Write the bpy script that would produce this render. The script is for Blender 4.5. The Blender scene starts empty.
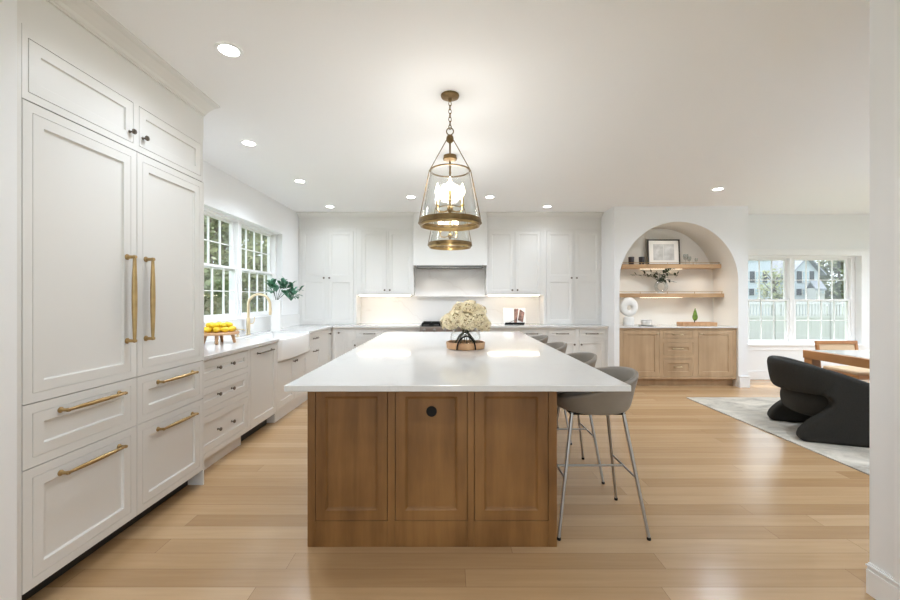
import bpy, math, random
from mathutils import Vector, Matrix
random.seed(7)
PI = math.pi
S = bpy.context.scene
COL = S.collection

# ------------------------------------------------------------------ camera, world, sun, exposure
cam_d = bpy.data.cameras.new('camera'); cam = bpy.data.objects.new('camera', cam_d); COL.objects.link(cam)
cam.location = (0, 0, 1.355); cam.rotation_euler = (PI/2, 0, 0)
cam_d.sensor_width = 36; cam_d.lens = 16.0; cam_d.shift_y = -2/900; cam_d.clip_start = 0.05; cam_d.clip_end = 300
S.camera = cam
S.view_settings.view_transform = 'Standard'; S.view_settings.look = 'None'
S.view_settings.gamma = 1; S.view_settings.use_curve_mapping = False
S.view_settings.exposure = 1.12
S.cycles.use_denoising = True
S.cycles.max_bounces = 10; S.cycles.diffuse_bounces = 6; S.cycles.transparent_max_bounces = 16
S.cycles.sample_clamp_indirect = 6; S.cycles.caustics_reflective = False; S.cycles.caustics_refractive = False

w = bpy.data.worlds.new('sky'); S.world = w; w.use_nodes = True
bg = w.node_tree.nodes['Background']; bg.inputs[0].default_value = (0.83, 0.915, 1.0, 1); bg.inputs[1].default_value = 1.5

def add_light(name, kind, loc, energy, color=(1, 1, 1), rot=(0, 0, 0), **kw):
    d = bpy.data.lights.new(name, kind); d.energy = energy; d.color = color
    for k, v in kw.items(): setattr(d, k, v)
    o = bpy.data.objects.new(name, d); COL.objects.link(o); o.location = loc; o.rotation_euler = rot
    return o
sun = add_light('sun', 'SUN', (6, 12, 10), 3.0, (1, 0.95, 0.86), angle=0.02)
sun.rotation_euler = Vector((-0.25, -0.40, -1.0)).to_track_quat('-Z', 'Y').to_euler()

DOWN_W = 32.0
DOWN_COL = (0.79, 0.885, 1.0)

# ------------------------------------------------------------------ materials
def new_mat(name):
    m = bpy.data.materials.new(name); m.use_nodes = True
    nt = m.node_tree; b = nt.nodes['Principled BSDF']
    return m, nt, b
def mat(name, col, rough=0.5, metal=0.0, bump=0.0, bscale=60, var=0.0, vscale=4, spec=0.5, emit=None, estr=0, coat=0, stretch=(1, 1, 1)):
    m, nt, b = new_mat(name)
    b.inputs['Base Color'].default_value = (*col, 1); b.inputs['Roughness'].default_value = rough
    b.inputs['Metallic'].default_value = metal; b.inputs['Specular IOR Level'].default_value = spec
    b.inputs['Coat Weight'].default_value = coat
    tc = nt.nodes.new('ShaderNodeTexCoord'); mp = nt.nodes.new('ShaderNodeMapping'); mp.inputs['Scale'].default_value = stretch
    nt.links.new(tc.outputs['Object'], mp.inputs[0])
    if var > 0:
        n = nt.nodes.new('ShaderNodeTexNoise'); n.inputs['Scale'].default_value = vscale; n.inputs['Detail'].default_value = 5
        nt.links.new(mp.outputs[0], n.inputs['Vector'])
        r = nt.nodes.new('ShaderNodeValToRGB'); r.color_ramp.elements[0].position = 0.3; r.color_ramp.elements[1].position = 0.7
        r.color_ramp.elements[0].color = (*[c*(1-var) for c in col], 1); r.color_ramp.elements[1].color = (*[min(1, c*(1+var)) for c in col], 1)
        nt.links.new(n.outputs['Fac'], r.inputs[0]); nt.links.new(r.outputs[0], b.inputs['Base Color'])
    if bump > 0:
        n = nt.nodes.new('ShaderNodeTexNoise'); n.inputs['Scale'].default_value = bscale; n.inputs['Detail'].default_value = 4
        bp = nt.nodes.new('ShaderNodeBump'); bp.inputs['Strength'].default_value = bump; bp.inputs['Distance'].default_value = 0.004
        nt.links.new(mp.outputs[0], n.inputs['Vector']); nt.links.new(n.outputs['Fac'], bp.inputs['Height']); nt.links.new(bp.outputs[0], b.inputs['Normal'])
    if emit:
        b.inputs['Emission Color'].default_value = (*emit, 1); b.inputs['Emission Strength'].default_value = estr
    return m
def wood(name, c1, c2, rough=0.4, grain=(30, 30, 1.6), scale=1.0, wave=0.5):
    m, nt, b = new_mat(name); L = nt.links
    tc = nt.nodes.new('ShaderNodeTexCoord'); mp = nt.nodes.new('ShaderNodeMapping'); mp.inputs['Scale'].default_value = grain
    L.new(tc.outputs['Object'], mp.inputs[0])
    n = nt.nodes.new('ShaderNodeTexNoise'); n.inputs['Scale'].default_value = scale; n.inputs['Detail'].default_value = 6; n.inputs['Roughness'].default_value = 0.6
    L.new(mp.outputs[0], n.inputs['Vector'])
    n2 = nt.nodes.new('ShaderNodeTexNoise'); n2.inputs['Scale'].default_value = 2.2; n2.inputs['Detail'].default_value = 3
    L.new(tc.outputs['Object'], n2.inputs['Vector'])
    mx = nt.nodes.new('ShaderNodeMath'); mx.operation = 'MULTIPLY_ADD'; mx.inputs[1].default_value = 0.6
    L.new(n.outputs['Fac'], mx.inputs[0])
    m2 = nt.nodes.new('ShaderNodeMath'); m2.operation = 'MULTIPLY'; m2.inputs[1].default_value = 0.4
    L.new(n2.outputs['Fac'], m2.inputs[0]); L.new(m2.outputs[0], mx.inputs[2])
    r = nt.nodes.new('ShaderNodeValToRGB'); r.color_ramp.elements[0].position = 0.36; r.color_ramp.elements[1].position = 0.64
    r.color_ramp.elements[0].color = (*c1, 1); r.color_ramp.elements[1].color = (*c2, 1)
    L.new(mx.outputs[0], r.inputs[0]); L.new(r.outputs[0], b.inputs['Base Color'])
    b.inputs['Roughness'].default_value = rough
    bp = nt.nodes.new('ShaderNodeBump'); bp.inputs['Strength'].default_value = 0.08; bp.inputs['Distance'].default_value = 0.002
    L.new(n.outputs['Fac'], bp.inputs['Height']); L.new(bp.outputs[0], b.inputs['Normal'])
    return m
def floor_mat():
    m, nt, b = new_mat('oak_floor'); L = nt.links
    tc = nt.nodes.new('ShaderNodeTexCoord')
    br = nt.nodes.new('ShaderNodeTexBrick'); br.inputs['Scale'].default_value = 1.0
    br.inputs['Brick Width'].default_value = 1.9; br.inputs['Row Height'].default_value = 0.125
    br.inputs['Mortar Size'].default_value = 0.0012; br.inputs['Mortar Smooth'].default_value = 0.3
    br.inputs['Color1'].default_value = (0, 0, 0, 1); br.inputs['Color2'].default_value = (1, 1, 1, 1); br.inputs['Mortar'].default_value = (0.5, 0.5, 0.5, 1)
    br.offset = 0.0; br.offset_frequency = 2; br.inputs['Bias'].default_value = 0.0
    sp = nt.nodes.new('ShaderNodeSeparateXYZ'); L.new(tc.outputs['Object'], sp.inputs[0])
    dv = nt.nodes.new('ShaderNodeMath'); dv.operation = 'DIVIDE'; dv.inputs[1].default_value = 0.125; L.new(sp.outputs[1], dv.inputs[0])
    fl = nt.nodes.new('ShaderNodeMath'); fl.operation = 'FLOOR'; L.new(dv.outputs[0], fl.inputs[0])
    wn = nt.nodes.new('ShaderNodeTexWhiteNoise'); wn.noise_dimensions = '1D'; L.new(fl.outputs[0], wn.inputs['W'])
    ma = nt.nodes.new('ShaderNodeMath'); ma.operation = 'MULTIPLY_ADD'; ma.inputs[1].default_value = 1.9; L.new(wn.outputs['Value'], ma.inputs[0]); L.new(sp.outputs[0], ma.inputs[2])
    cb = nt.nodes.new('ShaderNodeCombineXYZ'); L.new(ma.outputs[0], cb.inputs[0]); L.new(sp.outputs[1], cb.inputs[1]); L.new(cb.outputs[0], br.inputs['Vector'])
    ramp = nt.nodes.new('ShaderNodeValToRGB'); e = ramp.color_ramp.elements
    e[0].position = 0; e[0].color = (0.40, 0.25, 0.125, 1); e[1].position = 1; e[1].color = (0.525, 0.36, 0.205, 1)
    x = ramp.color_ramp.elements.new(0.5); x.color = (0.46, 0.30, 0.16, 1)
    L.new(br.outputs['Color'], ramp.inputs[0])
    mp = nt.nodes.new('ShaderNodeMapping'); mp.inputs['Scale'].default_value = (0.9, 15, 1)
    add = nt.nodes.new('ShaderNodeVectorMath'); add.operation = 'MULTIPLY_ADD'; add.inputs[1].default_value = (7, 7, 7)
    L.new(br.outputs['Color'], add.inputs[0]); L.new(tc.outputs['Object'], add.inputs[2]); L.new(add.outputs[0], mp.inputs[0])
    n = nt.nodes.new('ShaderNodeTexNoise'); n.inputs['Scale'].default_value = 1.6; n.inputs['Detail'].default_value = 7; n.inputs['Roughness'].default_value = 0.62
    L.new(mp.outputs[0], n.inputs['Vector'])
    r2 = nt.nodes.new('ShaderNodeValToRGB'); r2.color_ramp.elements[0].position = 0.3; r2.color_ramp.elements[1].position = 0.7
    r2.color_ramp.elements[0].color = (0.90, 0.875, 0.85, 1); r2.color_ramp.elements[1].color = (1.06, 1.06, 1.06, 1)
    L.new(n.outputs['Fac'], r2.inputs[0])
    mul = nt.nodes.new('ShaderNodeMix'); mul.data_type = 'RGBA'; mul.blend_type = 'MULTIPLY'; mul.inputs[0].default_value = 1
    L.new(ramp.outputs[0], mul.inputs[6]); L.new(r2.outputs[0], mul.inputs[7])
    mo = nt.nodes.new('ShaderNodeMix'); mo.data_type = 'RGBA'; mo.inputs[7].default_value = (0.22, 0.13, 0.07, 1)
    L.new(br.outputs['Fac'], mo.inputs[0]); L.new(mul.outputs[2], mo.inputs[6]); L.new(mo.outputs[2], b.inputs['Base Color'])
    b.inputs['Roughness'].default_value = 0.24; b.inputs['Specular IOR Level'].default_value = 0.5
    bp = nt.nodes.new('ShaderNodeBump'); bp.inputs['Strength'].default_value = 0.05; bp.inputs['Distance'].default_value = 0.002
    L.new(n.outputs['Fac'], bp.inputs['Height']); L.new(bp.outputs[0], b.inputs['Normal'])
    return m
def marble(name, base, vein, rough=0.12, scale=1.2, thr=0.02, amount=0.5):
    m, nt, b = new_mat(name); L = nt.links
    tc = nt.nodes.new('ShaderNodeTexCoord')
    n = nt.nodes.new('ShaderNodeTexNoise'); n.inputs['Scale'].default_value = scale; n.inputs['Detail'].default_value = 8; n.inputs['Distortion'].default_value = 1.2
    L.new(tc.outputs['Object'], n.inputs['Vector'])
    s = nt.nodes.new('ShaderNodeMath'); s.operation = 'SUBTRACT'; s.inputs[1].default_value = 0.5; L.new(n.outputs['Fac'], s.inputs[0])
    a = nt.nodes.new('ShaderNodeMath'); a.operation = 'ABSOLUTE'; L.new(s.outputs[0], a.inputs[0])
    r = nt.nodes.new('ShaderNodeValToRGB'); r.color_ramp.elements[0].position = 0; r.color_ramp.elements[1].position = thr
    mixc = tuple(base[i]*(1-amount)+vein[i]*amount for i in range(3))
    r.color_ramp.elements[0].color = (*mixc, 1); r.color_ramp.elements[1].color = (*base, 1)
    L.new(a.outputs[0], r.inputs[0]); L.new(r.outputs[0], b.inputs['Base Color']); b.inputs['Roughness'].default_value = rough
    return m
def glass(name, tint=(1, 1, 1), ior=1.45, rough=0.0, base=0.0):
    m = bpy.data.materials.new(name); m.use_nodes = True; nt = m.node_tree; nt.nodes.clear(); L = nt.links
    out = nt.nodes.new('ShaderNodeOutputMaterial'); mx = nt.nodes.new('ShaderNodeMixShader')
    t = nt.nodes.new('ShaderNodeBsdfTransparent'); t.inputs[0].default_value = (*tint, 1)
    g = nt.nodes.new('ShaderNodeBsdfGlossy'); g.inputs['Roughness'].default_value = rough
    f = nt.nodes.new('ShaderNodeLayerWeight'); f.inputs['Blend'].default_value = 0.5
    pw = nt.nodes.new('ShaderNodeMath'); pw.operation = 'POWER'; pw.inputs[1].default_value = 4.0
    ml = nt.nodes.new('ShaderNodeMath'); ml.operation = 'MULTIPLY_ADD'; r0 = ((ior-1)/(ior+1))**2; ml.inputs[1].default_value = 0.75; ml.inputs[2].default_value = r0; ml.use_clamp = True
    L.new(f.outputs['Facing'], pw.inputs[0]); L.new(pw.outputs[0], ml.inputs[0]); L.new(ml.outputs[0], mx.inputs[0]); L.new(t.outputs[0], mx.inputs[1]); L.new(g.outputs[0], mx.inputs[2]); L.new(mx.outputs[0], out.inputs[0])
    return m

M = {}
M['cab'] = mat('cabinet_paint', (0.745, 0.735, 0.71), 0.38)
M['wall'] = mat('wall_paint', (0.84, 0.845, 0.85), 0.6, bump=0.02, bscale=200)
M['ceil'] = mat('ceiling_paint', (0.87, 0.87, 0.87), 0.7)
M['trim'] = mat('trim_paint', (0.86, 0.86, 0.86), 0.4)
M['niche'] = mat('niche_plaster', (0.79, 0.765, 0.71), 0.7, bump=0.05, bscale=120)
M['floor'] = floor_mat()
M['quartz'] = marble('white_quartz', (0.71, 0.705, 0.695), (0.55, 0.53, 0.50), 0.07, 1.4, 0.008, 0.15)
M['splash'] = marble('cream_marble', (0.80, 0.775, 0.745), (0.55, 0.47, 0.42), 0.2, 0.9, 0.012, 0.2)
M['white_splash'] = mat('white_backsplash', (0.82, 0.82, 0.81), 0.2)
M['island'] = wood('stained_oak', (0.135, 0.056, 0.011), (0.295, 0.145, 0.044), 0.45, (9, 9, 0.9))
M['nichewood'] = wood('light_oak', (0.40, 0.27, 0.155), (0.54, 0.38, 0.235), 0.45, (9, 9, 0.9))
M['shelfwood'] = wood('shelf_oak', (0.42, 0.25, 0.12), (0.58, 0.38, 0.21), 0.45, (1.2, 18, 18))
M['tablewood'] = wood('cherry_wood', (0.36, 0.15, 0.05), (0.50, 0.24, 0.09), 0.3, (8, 1.5, 8))
M['boardwood'] = wood('acacia', (0.40, 0.20, 0.09), (0.62, 0.38, 0.20), 0.45, (12, 12, 3))
M['brass'] = mat('aged_brass', (0.44, 0.305, 0.14), 0.30, 1.0, var=0.15, vscale=20)
M['brass2'] = mat('dark_brass', (0.21, 0.14, 0.065), 0.40, 1.0, var=0.25, vscale=40)
M['fbrass'] = mat('satin_brass', (0.72, 0.60, 0.40), 0.28, 1.0)
M['bronze'] = mat('dark_nickel', (0.17, 0.145, 0.12), 0.32, 1.0)
M['chrome'] = mat('brushed_steel', (0.42, 0.41, 0.40), 0.33, 1.0)
M['black'] = mat('black_metal', (0.008, 0.008, 0.008), 0.6, spec=0.2)
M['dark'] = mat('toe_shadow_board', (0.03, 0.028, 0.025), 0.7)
M['grille'] = mat('hood_grille', (0.12, 0.12, 0.115), 0.35, 0.8)
M['porcelain'] = mat('white_porcelain', (0.84, 0.84, 0.83), 0.12)
M['ceramic'] = mat('matte_white_ceramic', (0.82, 0.81, 0.79), 0.5)
M['leather'] = mat('taupe_leather', (0.25, 0.22, 0.185), 0.5, bump=0.15, bscale=160, var=0.05, vscale=12)
M['boucle'] = mat('black_boucle', (0.022, 0.021, 0.018), 0.95, bump=1.0, bscale=220, var=0.35, vscale=160)
M['cane'] = mat('beige_seat_fabric', (0.62, 0.46, 0.30), 0.8, bump=0.3, bscale=200)
M['leaf'] = mat('green_leaf', (0.07, 0.20, 0.12), 0.4, var=0.4, vscale=9)
M['euca'] = mat('eucalyptus_leaf', (0.035, 0.055, 0.025), 0.55, var=0.4, vscale=30)
M['stem'] = mat('dark_green_stem', (0.04, 0.055, 0.025), 0.5)
M['petal'] = mat('cream_petal', (0.98, 0.82, 0.57), 0.7, var=0.12, vscale=26)
M['core'] = mat('flower_core', (0.30, 0.20, 0.06), 0.8)
M['lemon'] = mat('lemon_skin', (0.85, 0.60, 0.03), 0.4, bump=0.2, bscale=150)
M['pear'] = mat('green_glaze', (0.16, 0.26, 0.04), 0.25, var=0.4, vscale=20)
M['smoke'] = mat('smoked_ceramic', (0.05, 0.04, 0.05), 0.2, var=0.4, vscale=40)
M['paper'] = mat('white_paper', (0.84, 0.83, 0.80), 0.7)
M['art'] = mat('pale_grey_print', (0.52, 0.53, 0.53), 0.7, var=0.22, vscale=9)
M['photo'] = mat('brown_photo_print', (0.24, 0.13, 0.10), 0.5, var=0.9, vscale=22)
M['glass'] = glass('window_glass', (0.97, 0.985, 0.98))
M['clear'] = glass('clear_glass', (0.99, 0.995, 0.99))
M['crystal'] = glass('crystal_glass', (0.90, 0.92, 0.92), 1.9)
M['led'] = mat('led_strip', (1, 1, 1), 0.5, emit=(1, 0.86, 0.68), estr=7)
M['lens'] = mat('downlight_lens', (1, 1, 1), 0.5, emit=(1, 0.97, 0.92), estr=14)
M['bulb'] = mat('bulb_glass', (1, 1, 1), 0.5, emit=(1, 0.84, 0.62), estr=7)
M['candle'] = mat('brass_candle', (0.70, 0.52, 0.24), 0.3, 1.0)
M['bark'] = mat('bark', (0.09, 0.065, 0.045), 0.9, bump=0.5, bscale=30)
M['foliA'] = mat('tree_leaves_a', (0.20, 0.22, 0.085), 0.55, var=0.45, vscale=1.2)
M['foliB'] = mat('tree_leaves_b', (0.12, 0.145, 0.06), 0.55, var=0.45, vscale=1.2)
M['lawn'] = mat('lawn', (0.13, 0.16, 0.07), 0.9, var=0.3, vscale=2)
M['vinyl'] = mat('white_vinyl', (0.47, 0.465, 0.46), 0.4)
M['siding'] = mat('grey_siding', (0.42, 0.46, 0.50), 0.7)
M['roof'] = mat('roof_shingle', (0.24, 0.25, 0.28), 0.85, var=0.15, vscale=3)
M['shutter'] = mat('black_shutter', (0.02, 0.025, 0.03), 0.6)
M['hwin'] = mat('house_window_glass', (0.30, 0.38, 0.42), 0.1)
def rug_mat():
    m, nt, b = new_mat('rug'); L = nt.links
    tc = nt.nodes.new('ShaderNodeTexCoord'); mp = nt.nodes.new('ShaderNodeMapping'); mp.inputs['Scale'].default_value = (1, 1.6, 1)
    L.new(tc.outputs['Object'], mp.inputs[0])
    n = nt.nodes.new('ShaderNodeTexNoise'); n.inputs['Scale'].default_value = 2.3; n.inputs['Detail'].default_value = 9; n.inputs['Roughness'].default_value = 0.7; n.inputs['Distortion'].default_value = 0.7
    L.new(mp.outputs[0], n.inputs['Vector'])
    r = nt.nodes.new('ShaderNodeValToRGB'); e = r.color_ramp.elements
    e[0].position = 0.34; e[0].color = (0.27, 0.24, 0.205, 1); e[1].position = 0.66; e[1].color = (0.66, 0.61, 0.53, 1)
    x = e.new(0.47); x.color = (0.46, 0.43, 0.37, 1)
    L.new(n.outputs['Fac'], r.inputs[0]); L.new(r.outputs[0], b.inputs['Base Color']); b.inputs['Roughness'].default_value = 0.95
    return m
M['rug'] = rug_mat()

# ------------------------------------------------------------------ mesh builder
ORIG = {}
class MB:
    def __init__(s): s.v = []; s.f = []
    def add(s, vs, fs, X=None):
        n = len(s.v)
        for p in vs:
            p = Vector(p)
            if X is not None: p = X @ p
            s.v.append(p)
        s.f += [tuple(n+i for i in f) for f in fs]
        return s
    def box(s, x0, x1, y0, y1, z0, z1, X=None):
        vs = [(x0, y0, z0), (x1, y0, z0), (x1, y1, z0), (x0, y1, z0), (x0, y0, z1), (x1, y0, z1), (x1, y1, z1), (x0, y1, z1)]
        return s.add(vs, [(0, 3, 2, 1), (4, 5, 6, 7), (0, 1, 5, 4), (1, 2, 6, 5), (2, 3, 7, 6), (3, 0, 4, 7)], X)
    def lathe(s, prof, n=24, X=None, sx=1, sy=1, cap=True):
        vs = []; fs = []
        for r, z in prof:
            for k in range(n):
                a = 2*PI*k/n; vs.append((r*math.cos(a)*sx, r*math.sin(a)*sy, z))
        for i in range(len(prof)-1):
            for k in range(n):
                fs.append((i*n+k, i*n+(k+1) % n, (i+1)*n+(k+1) % n, (i+1)*n+k))
        if cap:
            if prof[0][0] > 1e-5: fs.append(tuple(reversed(range(n))))
            if prof[-1][0] > 1e-5: fs.append(tuple((len(prof)-1)*n+k for k in range(n)))
        return s.add(vs, fs, X)
    def tube(s, pts, r, n=10, X=None, closed=False):
        pts = [Vector(p) for p in pts]; m = len(pts)
        rr = r if isinstance(r, (list, tuple)) else [r]*m
        vs = []; fs = []; up = None
        for i, p in enumerate(pts):
            a = pts[(i-1) % m] if (i > 0 or closed) else p
            b = pts[(i+1) % m] if (i < m-1 or closed) else p
            t = (b-a).normalized()
            if up is None:
                up = Vector((0, 0, 1)) if abs(t.z) < 0.9 else Vector((1, 0, 0))
            sd = t.cross(up).normalized(); up = sd.cross(t).normalized()
            for k in range(n):
                q = 2*PI*k/n; vs.append(p+(sd*math.cos(q)+up*math.sin(q))*rr[i])
        for i in range(m if closed else m-1):
            for k in range(n):
                j = (i+1) % m
                fs.append((i*n+k, i*n+(k+1) % n, j*n+(k+1) % n, j*n+k))
        if not closed:
            fs.append(tuple(reversed(range(n)))); fs.append(tuple((m-1)*n+k for k in range(n)))
        return s.add(vs, fs, X)
    def ball(s, c, r, n=14, sz=1.0, X=None):
        T = Matrix.Translation(c)
        if X is not None: T = X @ T
        return s.lathe([(max(0.0001, r*math.sin(PI*i/n)), -r*sz*math.cos(PI*i/n)) for i in range(n+1)], n+4, T)
    def prism(s, poly, y0, y1, X=None):   # poly in x,z extruded along y
        n = len(poly)
        vs = [(x, y0, z) for x, z in poly]+[(x, y1, z) for x, z in poly]
        fs = [tuple(range(n)), tuple(reversed(range(n, 2*n)))]+[(i, n+i, n+(i+1) % n, (i+1) % n) for i in range(n)]
        return s.add(vs, fs, X)
    def build(s, name, m, parent=None, smooth=False, bevel=0.0, world=True, angle=40):
        me = bpy.data.meshes.new(name)
        off = ORIG.get(parent.name, Vector((0, 0, 0))) if (parent is not None and world) else Vector((0, 0, 0))
        me.from_pydata([p-off for p in s.v], [], s.f); me.materials.append(m)
        import bmesh
        bm = bmesh.new(); bm.from_mesh(me); bmesh.ops.recalc_face_normals(bm, faces=bm.faces); bm.to_mesh(me); bm.free()
        if smooth:
            me.polygons.foreach_set('use_smooth', [True]*len(me.polygons)); me.set_sharp_from_angle(angle=math.radians(angle))
        o = bpy.data.objects.new(name, me); COL.objects.link(o)
        if parent is not None: o.parent = parent; ORIG[o.name] = off
        else: ORIG[o.name] = Vector((0, 0, 0))
        if bevel > 0:
            md = o.modifiers.new('bevel', 'BEVEL'); md.width = bevel; md.segments = 2; md.limit_method = 'ANGLE'; md.angle_limit = 0.6
        return o
def thing(name, label, cat, loc=(0, 0, 0), rz=0, group=None):
    o = bpy.data.objects.new(name, None); COL.objects.link(o); o.location = loc; o.rotation_euler = (0, 0, rz)
    o.empty_display_size = 0.1
    o['label'] = label; o['category'] = cat
    if group: o['group'] = group
    ORIG[o.name] = Vector(loc)
    return o
def tag(o, label, cat, group=None, kind=None):
    o['label'] = label; o['category'] = cat
    if group: o['group'] = group
    if kind: o['kind'] = kind
    return o
def struct(o, label=None, cat=None):
    o['kind'] = 'structure'
    if label: o['label'] = label; o['category'] = cat or 'wall'
    return o
def copy_tree(src, label=None, loc=None, rz=None, scale=None):
    r = src.copy(); COL.objects.link(r); ORIG[r.name] = Vector(loc or (0, 0, 0))
    if label: r['label'] = label
    if loc is not None: r.location = loc
    if rz is not None: r.rotation_euler = (src.rotation_euler[0], src.rotation_euler[1], rz)
    if scale is not None: r.scale = scale
    def rec(a, b):
        for ch in [c for c in bpy.data.objects if c.parent == a]:
            d = ch.copy(); COL.objects.link(d); d.parent = b; rec(ch, d)
    rec(src, r)
    return r
def RX(a): return Matrix.Rotation(a, 4, 'X')
def RY(a): return Matrix.Rotation(a, 4, 'Y')
def RZ(a): return Matrix.Rotation(a, 4, 'Z')
def T(x, y, z): return Matrix.Translation((x, y, z))

# ------------------------------------------------------------------ room shell
CEIL = 2.75
b = MB().box(-2.7, 8.2, -3.2, 7.06, -0.12, 0); struct(b.build('floor', M['floor']), 'light oak plank floor running across the kitchen and dining area', 'floor')
b = MB().box(-2.7, 8.2, -3.2, 7.06, CEIL, CEIL+0.12); struct(b.build('ceiling', M['ceil']), 'smooth white ceiling with recessed lights', 'ceiling')
def wall_holes(mb, axis, a0, a1, t0, t1, z0, z1, holes):
    # axis 'x': runs along x between a0,a1, thickness y t0..t1
    cuts = sorted({a0, a1, *[h[0] for h in holes], *[h[1] for h in holes]})
    for i in range(len(cuts)-1):
        u0, u1 = cuts[i], cuts[i+1]; hs = [h for h in holes if h[0] <= u0+1e-6 and h[1] >= u1-1e-6]
        segs = [(z0, z1)]
        if hs: segs = [(z0, hs[0][2]), (hs[0][3], z1)]
        for s0, s1 in segs:
            if s1-s0 < 1e-4: continue
            if axis == 'x': mb.box(u0, u1, t0, t1, s0, s1)
            else: mb.box(t0, t1, u0, u1, s0, s1)
# left kitchen wall with window opening
WL = (3.88, 5.97, 1.10, 2.31)
b = MB(); wall_holes(b, 'y', 1.66, 7.05, -2.68, -2.5, 0, CEIL, [WL])
struct(b.build('wall_left', M['wall']), 'white kitchen wall around the sink windows')
b = MB().box(-2.5, 2.52, 6.93, 7.05, 0, CEIL)
struct(b.build('wall_back', M['wall']), 'white wall behind the range and tall cabinets')
# arch wall
AX, AR, AS, Y0, Y1 = 3.485, 0.905, 1.61, 6.09, 6.67
b = MB(); N = 48
arc = [(AX-AR*math.cos(PI*i/N), AS+AR*math.sin(PI*i/N)) for i in range(N+1)]
for i in range(N):
    (xa, za), (xb, zb) = arc[i], arc[i+1]
    b.add([(xa, Y0, za), (xb, Y0, zb), (xb, Y0, CEIL), (xa, Y0, CEIL)], [(0, 1, 2, 3)])
b.add([(2.5, Y0, 0), (AX-AR, Y0, 0), (AX-AR, Y0, AS), (AX-AR, Y0, CEIL), (2.5, Y0, CEIL)], [(0, 1, 2, 3, 4)])
b.add([(AX+AR, Y0, 0), (4.54, Y0, 0), (4.54, Y0, CEIL), (AX+AR, Y0, CEIL), (AX+AR, Y0, AS)], [(0, 1, 2, 3, 4)])
b.add([(2.5, Y0, 0), (2.5, 6.93, 0), (2.5, 6.93, CEIL), (2.5, Y0, CEIL)], [(0, 1, 2, 3)])
b.add([(4.54, Y0, 0), (4.54, Y1, 0), (4.54, Y1, CEIL), (4.54, Y0, CEIL)], [(0, 1, 2, 3)])
aw = struct(b.build('wall_arch', M['wall']), 'white wall with the arched display niche cut into it')
b = MB(); prof = [(AX-AR, 0)]+arc+[(AX+AR, 0)]
for i in range(len(prof)-1):
    (xa, za), (xb, zb) = prof[i], prof[i+1]
    b.add([(xa, Y0, za), (xb, Y0, zb), (xb, Y1, zb), (xa, Y1, za)], [(0, 1, 2, 3)])
b.box(AX-AR, AX+AR, Y1, Y1+0.04, 0, AS+AR)
b.build('niche_lining', M['niche'], aw, smooth=True, angle=30)
WR = (4.78, 6.85, 0.56, 2.06)
b = MB(); wall_holes(b, 'x', 4.54, 8.2, 6.67, 6.85, 0, CEIL, [WR])
struct(b.build('wall_dining', M['wall']), 'white dining wall around the paired windows')
b = MB(); wall_holes(b, 'y', 1.84, 6.67, 8.05, 8.2, 0, CEIL, [(2.6, 5.6, 0.5, 2.3)])  # unseen side opening put in to let daylight into the dining room
struct(b.build('wall_right', M['wall']), 'white side wall of the dining room')
b = MB().box(1.93, 8.05, 1.66, 1.84, 0, CEIL).box(1.93, 2.08, -3.05, 1.66, 0, CEIL)
struct(b.build('wall_pier_right', M['wall']), 'white wall edge beside the camera at right')
b = MB().box(-2.68, -1.775, 1.48, 1.64, 0, CEIL).box(-1.92, -1.775, -3.05, 1.48, 0, CEIL)
struct(b.build('wall_pier_left', M['wall']), 'white wall edge before the tall refrigerator panels')
b = MB(); wall_holes(b, 'x', -1.92, 2.08, -3.2, -3.05, 0, CEIL, [(-1.6, 1.7, 0.15, 2.6)])  # bare opening behind the camera, shaped to give broad frontal fill
struct(b.build('wall_rear', M['wall']), 'rear wall with a wide unseen opening added for frontal light')
b = MB().box(1.918, 1.93, 1.45, 1.727, 0, CEIL); struct(b.build('trim_3', M['trim']), 'flat white casing board on the near right wall', 'trim')
# baseboards
def base_prof(x, zt=0.14): return None
def baseboard(name, pts, label, h=0.14, t=0.016):
    mb = MB()
    for (x0, y0, x1, y1, nx, ny) in pts:
        for (tt, za, zb) in ((t, 0, h-0.03), (t*0.7, h-0.03, h-0.012), (t*1.15, h-0.012, h-0.006), (t*0.5, h-0.006, h)):
            mb.box(min(x0, x1, x0+nx*tt, x1+nx*tt), max(x0, x1, x0+nx*tt, x1+nx*tt), min(y0, y1, y0+ny*tt, y1+ny*tt), max(y0, y1, y0+ny*tt, y1+ny*tt), za, zb)
    struct(mb.build(name, M['trim']), label, 'baseboard')
baseboard('baseboard_right', [(1.93, -3.05, 1.93, 1.84, -1, 0)], 'white baseboard on the near right wall')
baseboard('baseboard_arch', [(4.39, 6.09, 4.54, 6.09, 0, -1), (4.54, 6.09, 4.54, 6.67, 1, 0)], 'white plinth block at the foot of the arch pier', 0.17, 0.03)
baseboard('baseboard_dining', [(4.54, 6.67, 8.05, 6.67, 0, -1)], 'white baseboard below the dining windows')
# crown mouldings
def crown_run(mb, p0, p1, n, h=0.062, pr=0.12, ret=None):
    # p0,p1 on the wall plane at ceiling; n outward normal
    prof = [(0, -h-0.012), (0.012, -h-0.012), (0.012, -h-0.004), (0.02, -h), (0.03, -h*0.8), (0.055, -h*0.55), (0.085, -h*0.30), (pr-0.012, -0.016), (pr, -0.012), (pr, 0), (0, 0)]
    vs = []; k = len(prof)
    for q, p in enumerate((p0, p1)):
        for (d, z) in prof:
            e = (ret[q]*d if ret else 0)
            t = (Vector(p1)-Vector(p0)).normalized()
            v = Vector(p)+Vector(n)*d+t*e; vs.append((v.x, v.y, CEIL+z))
    mb.add(vs, [tuple(range(k)), tuple(reversed(range(k, 2*k)))]+[(i, k+i, k+(i+1) % k, (i+1) % k) for i in range(k)])
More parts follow.
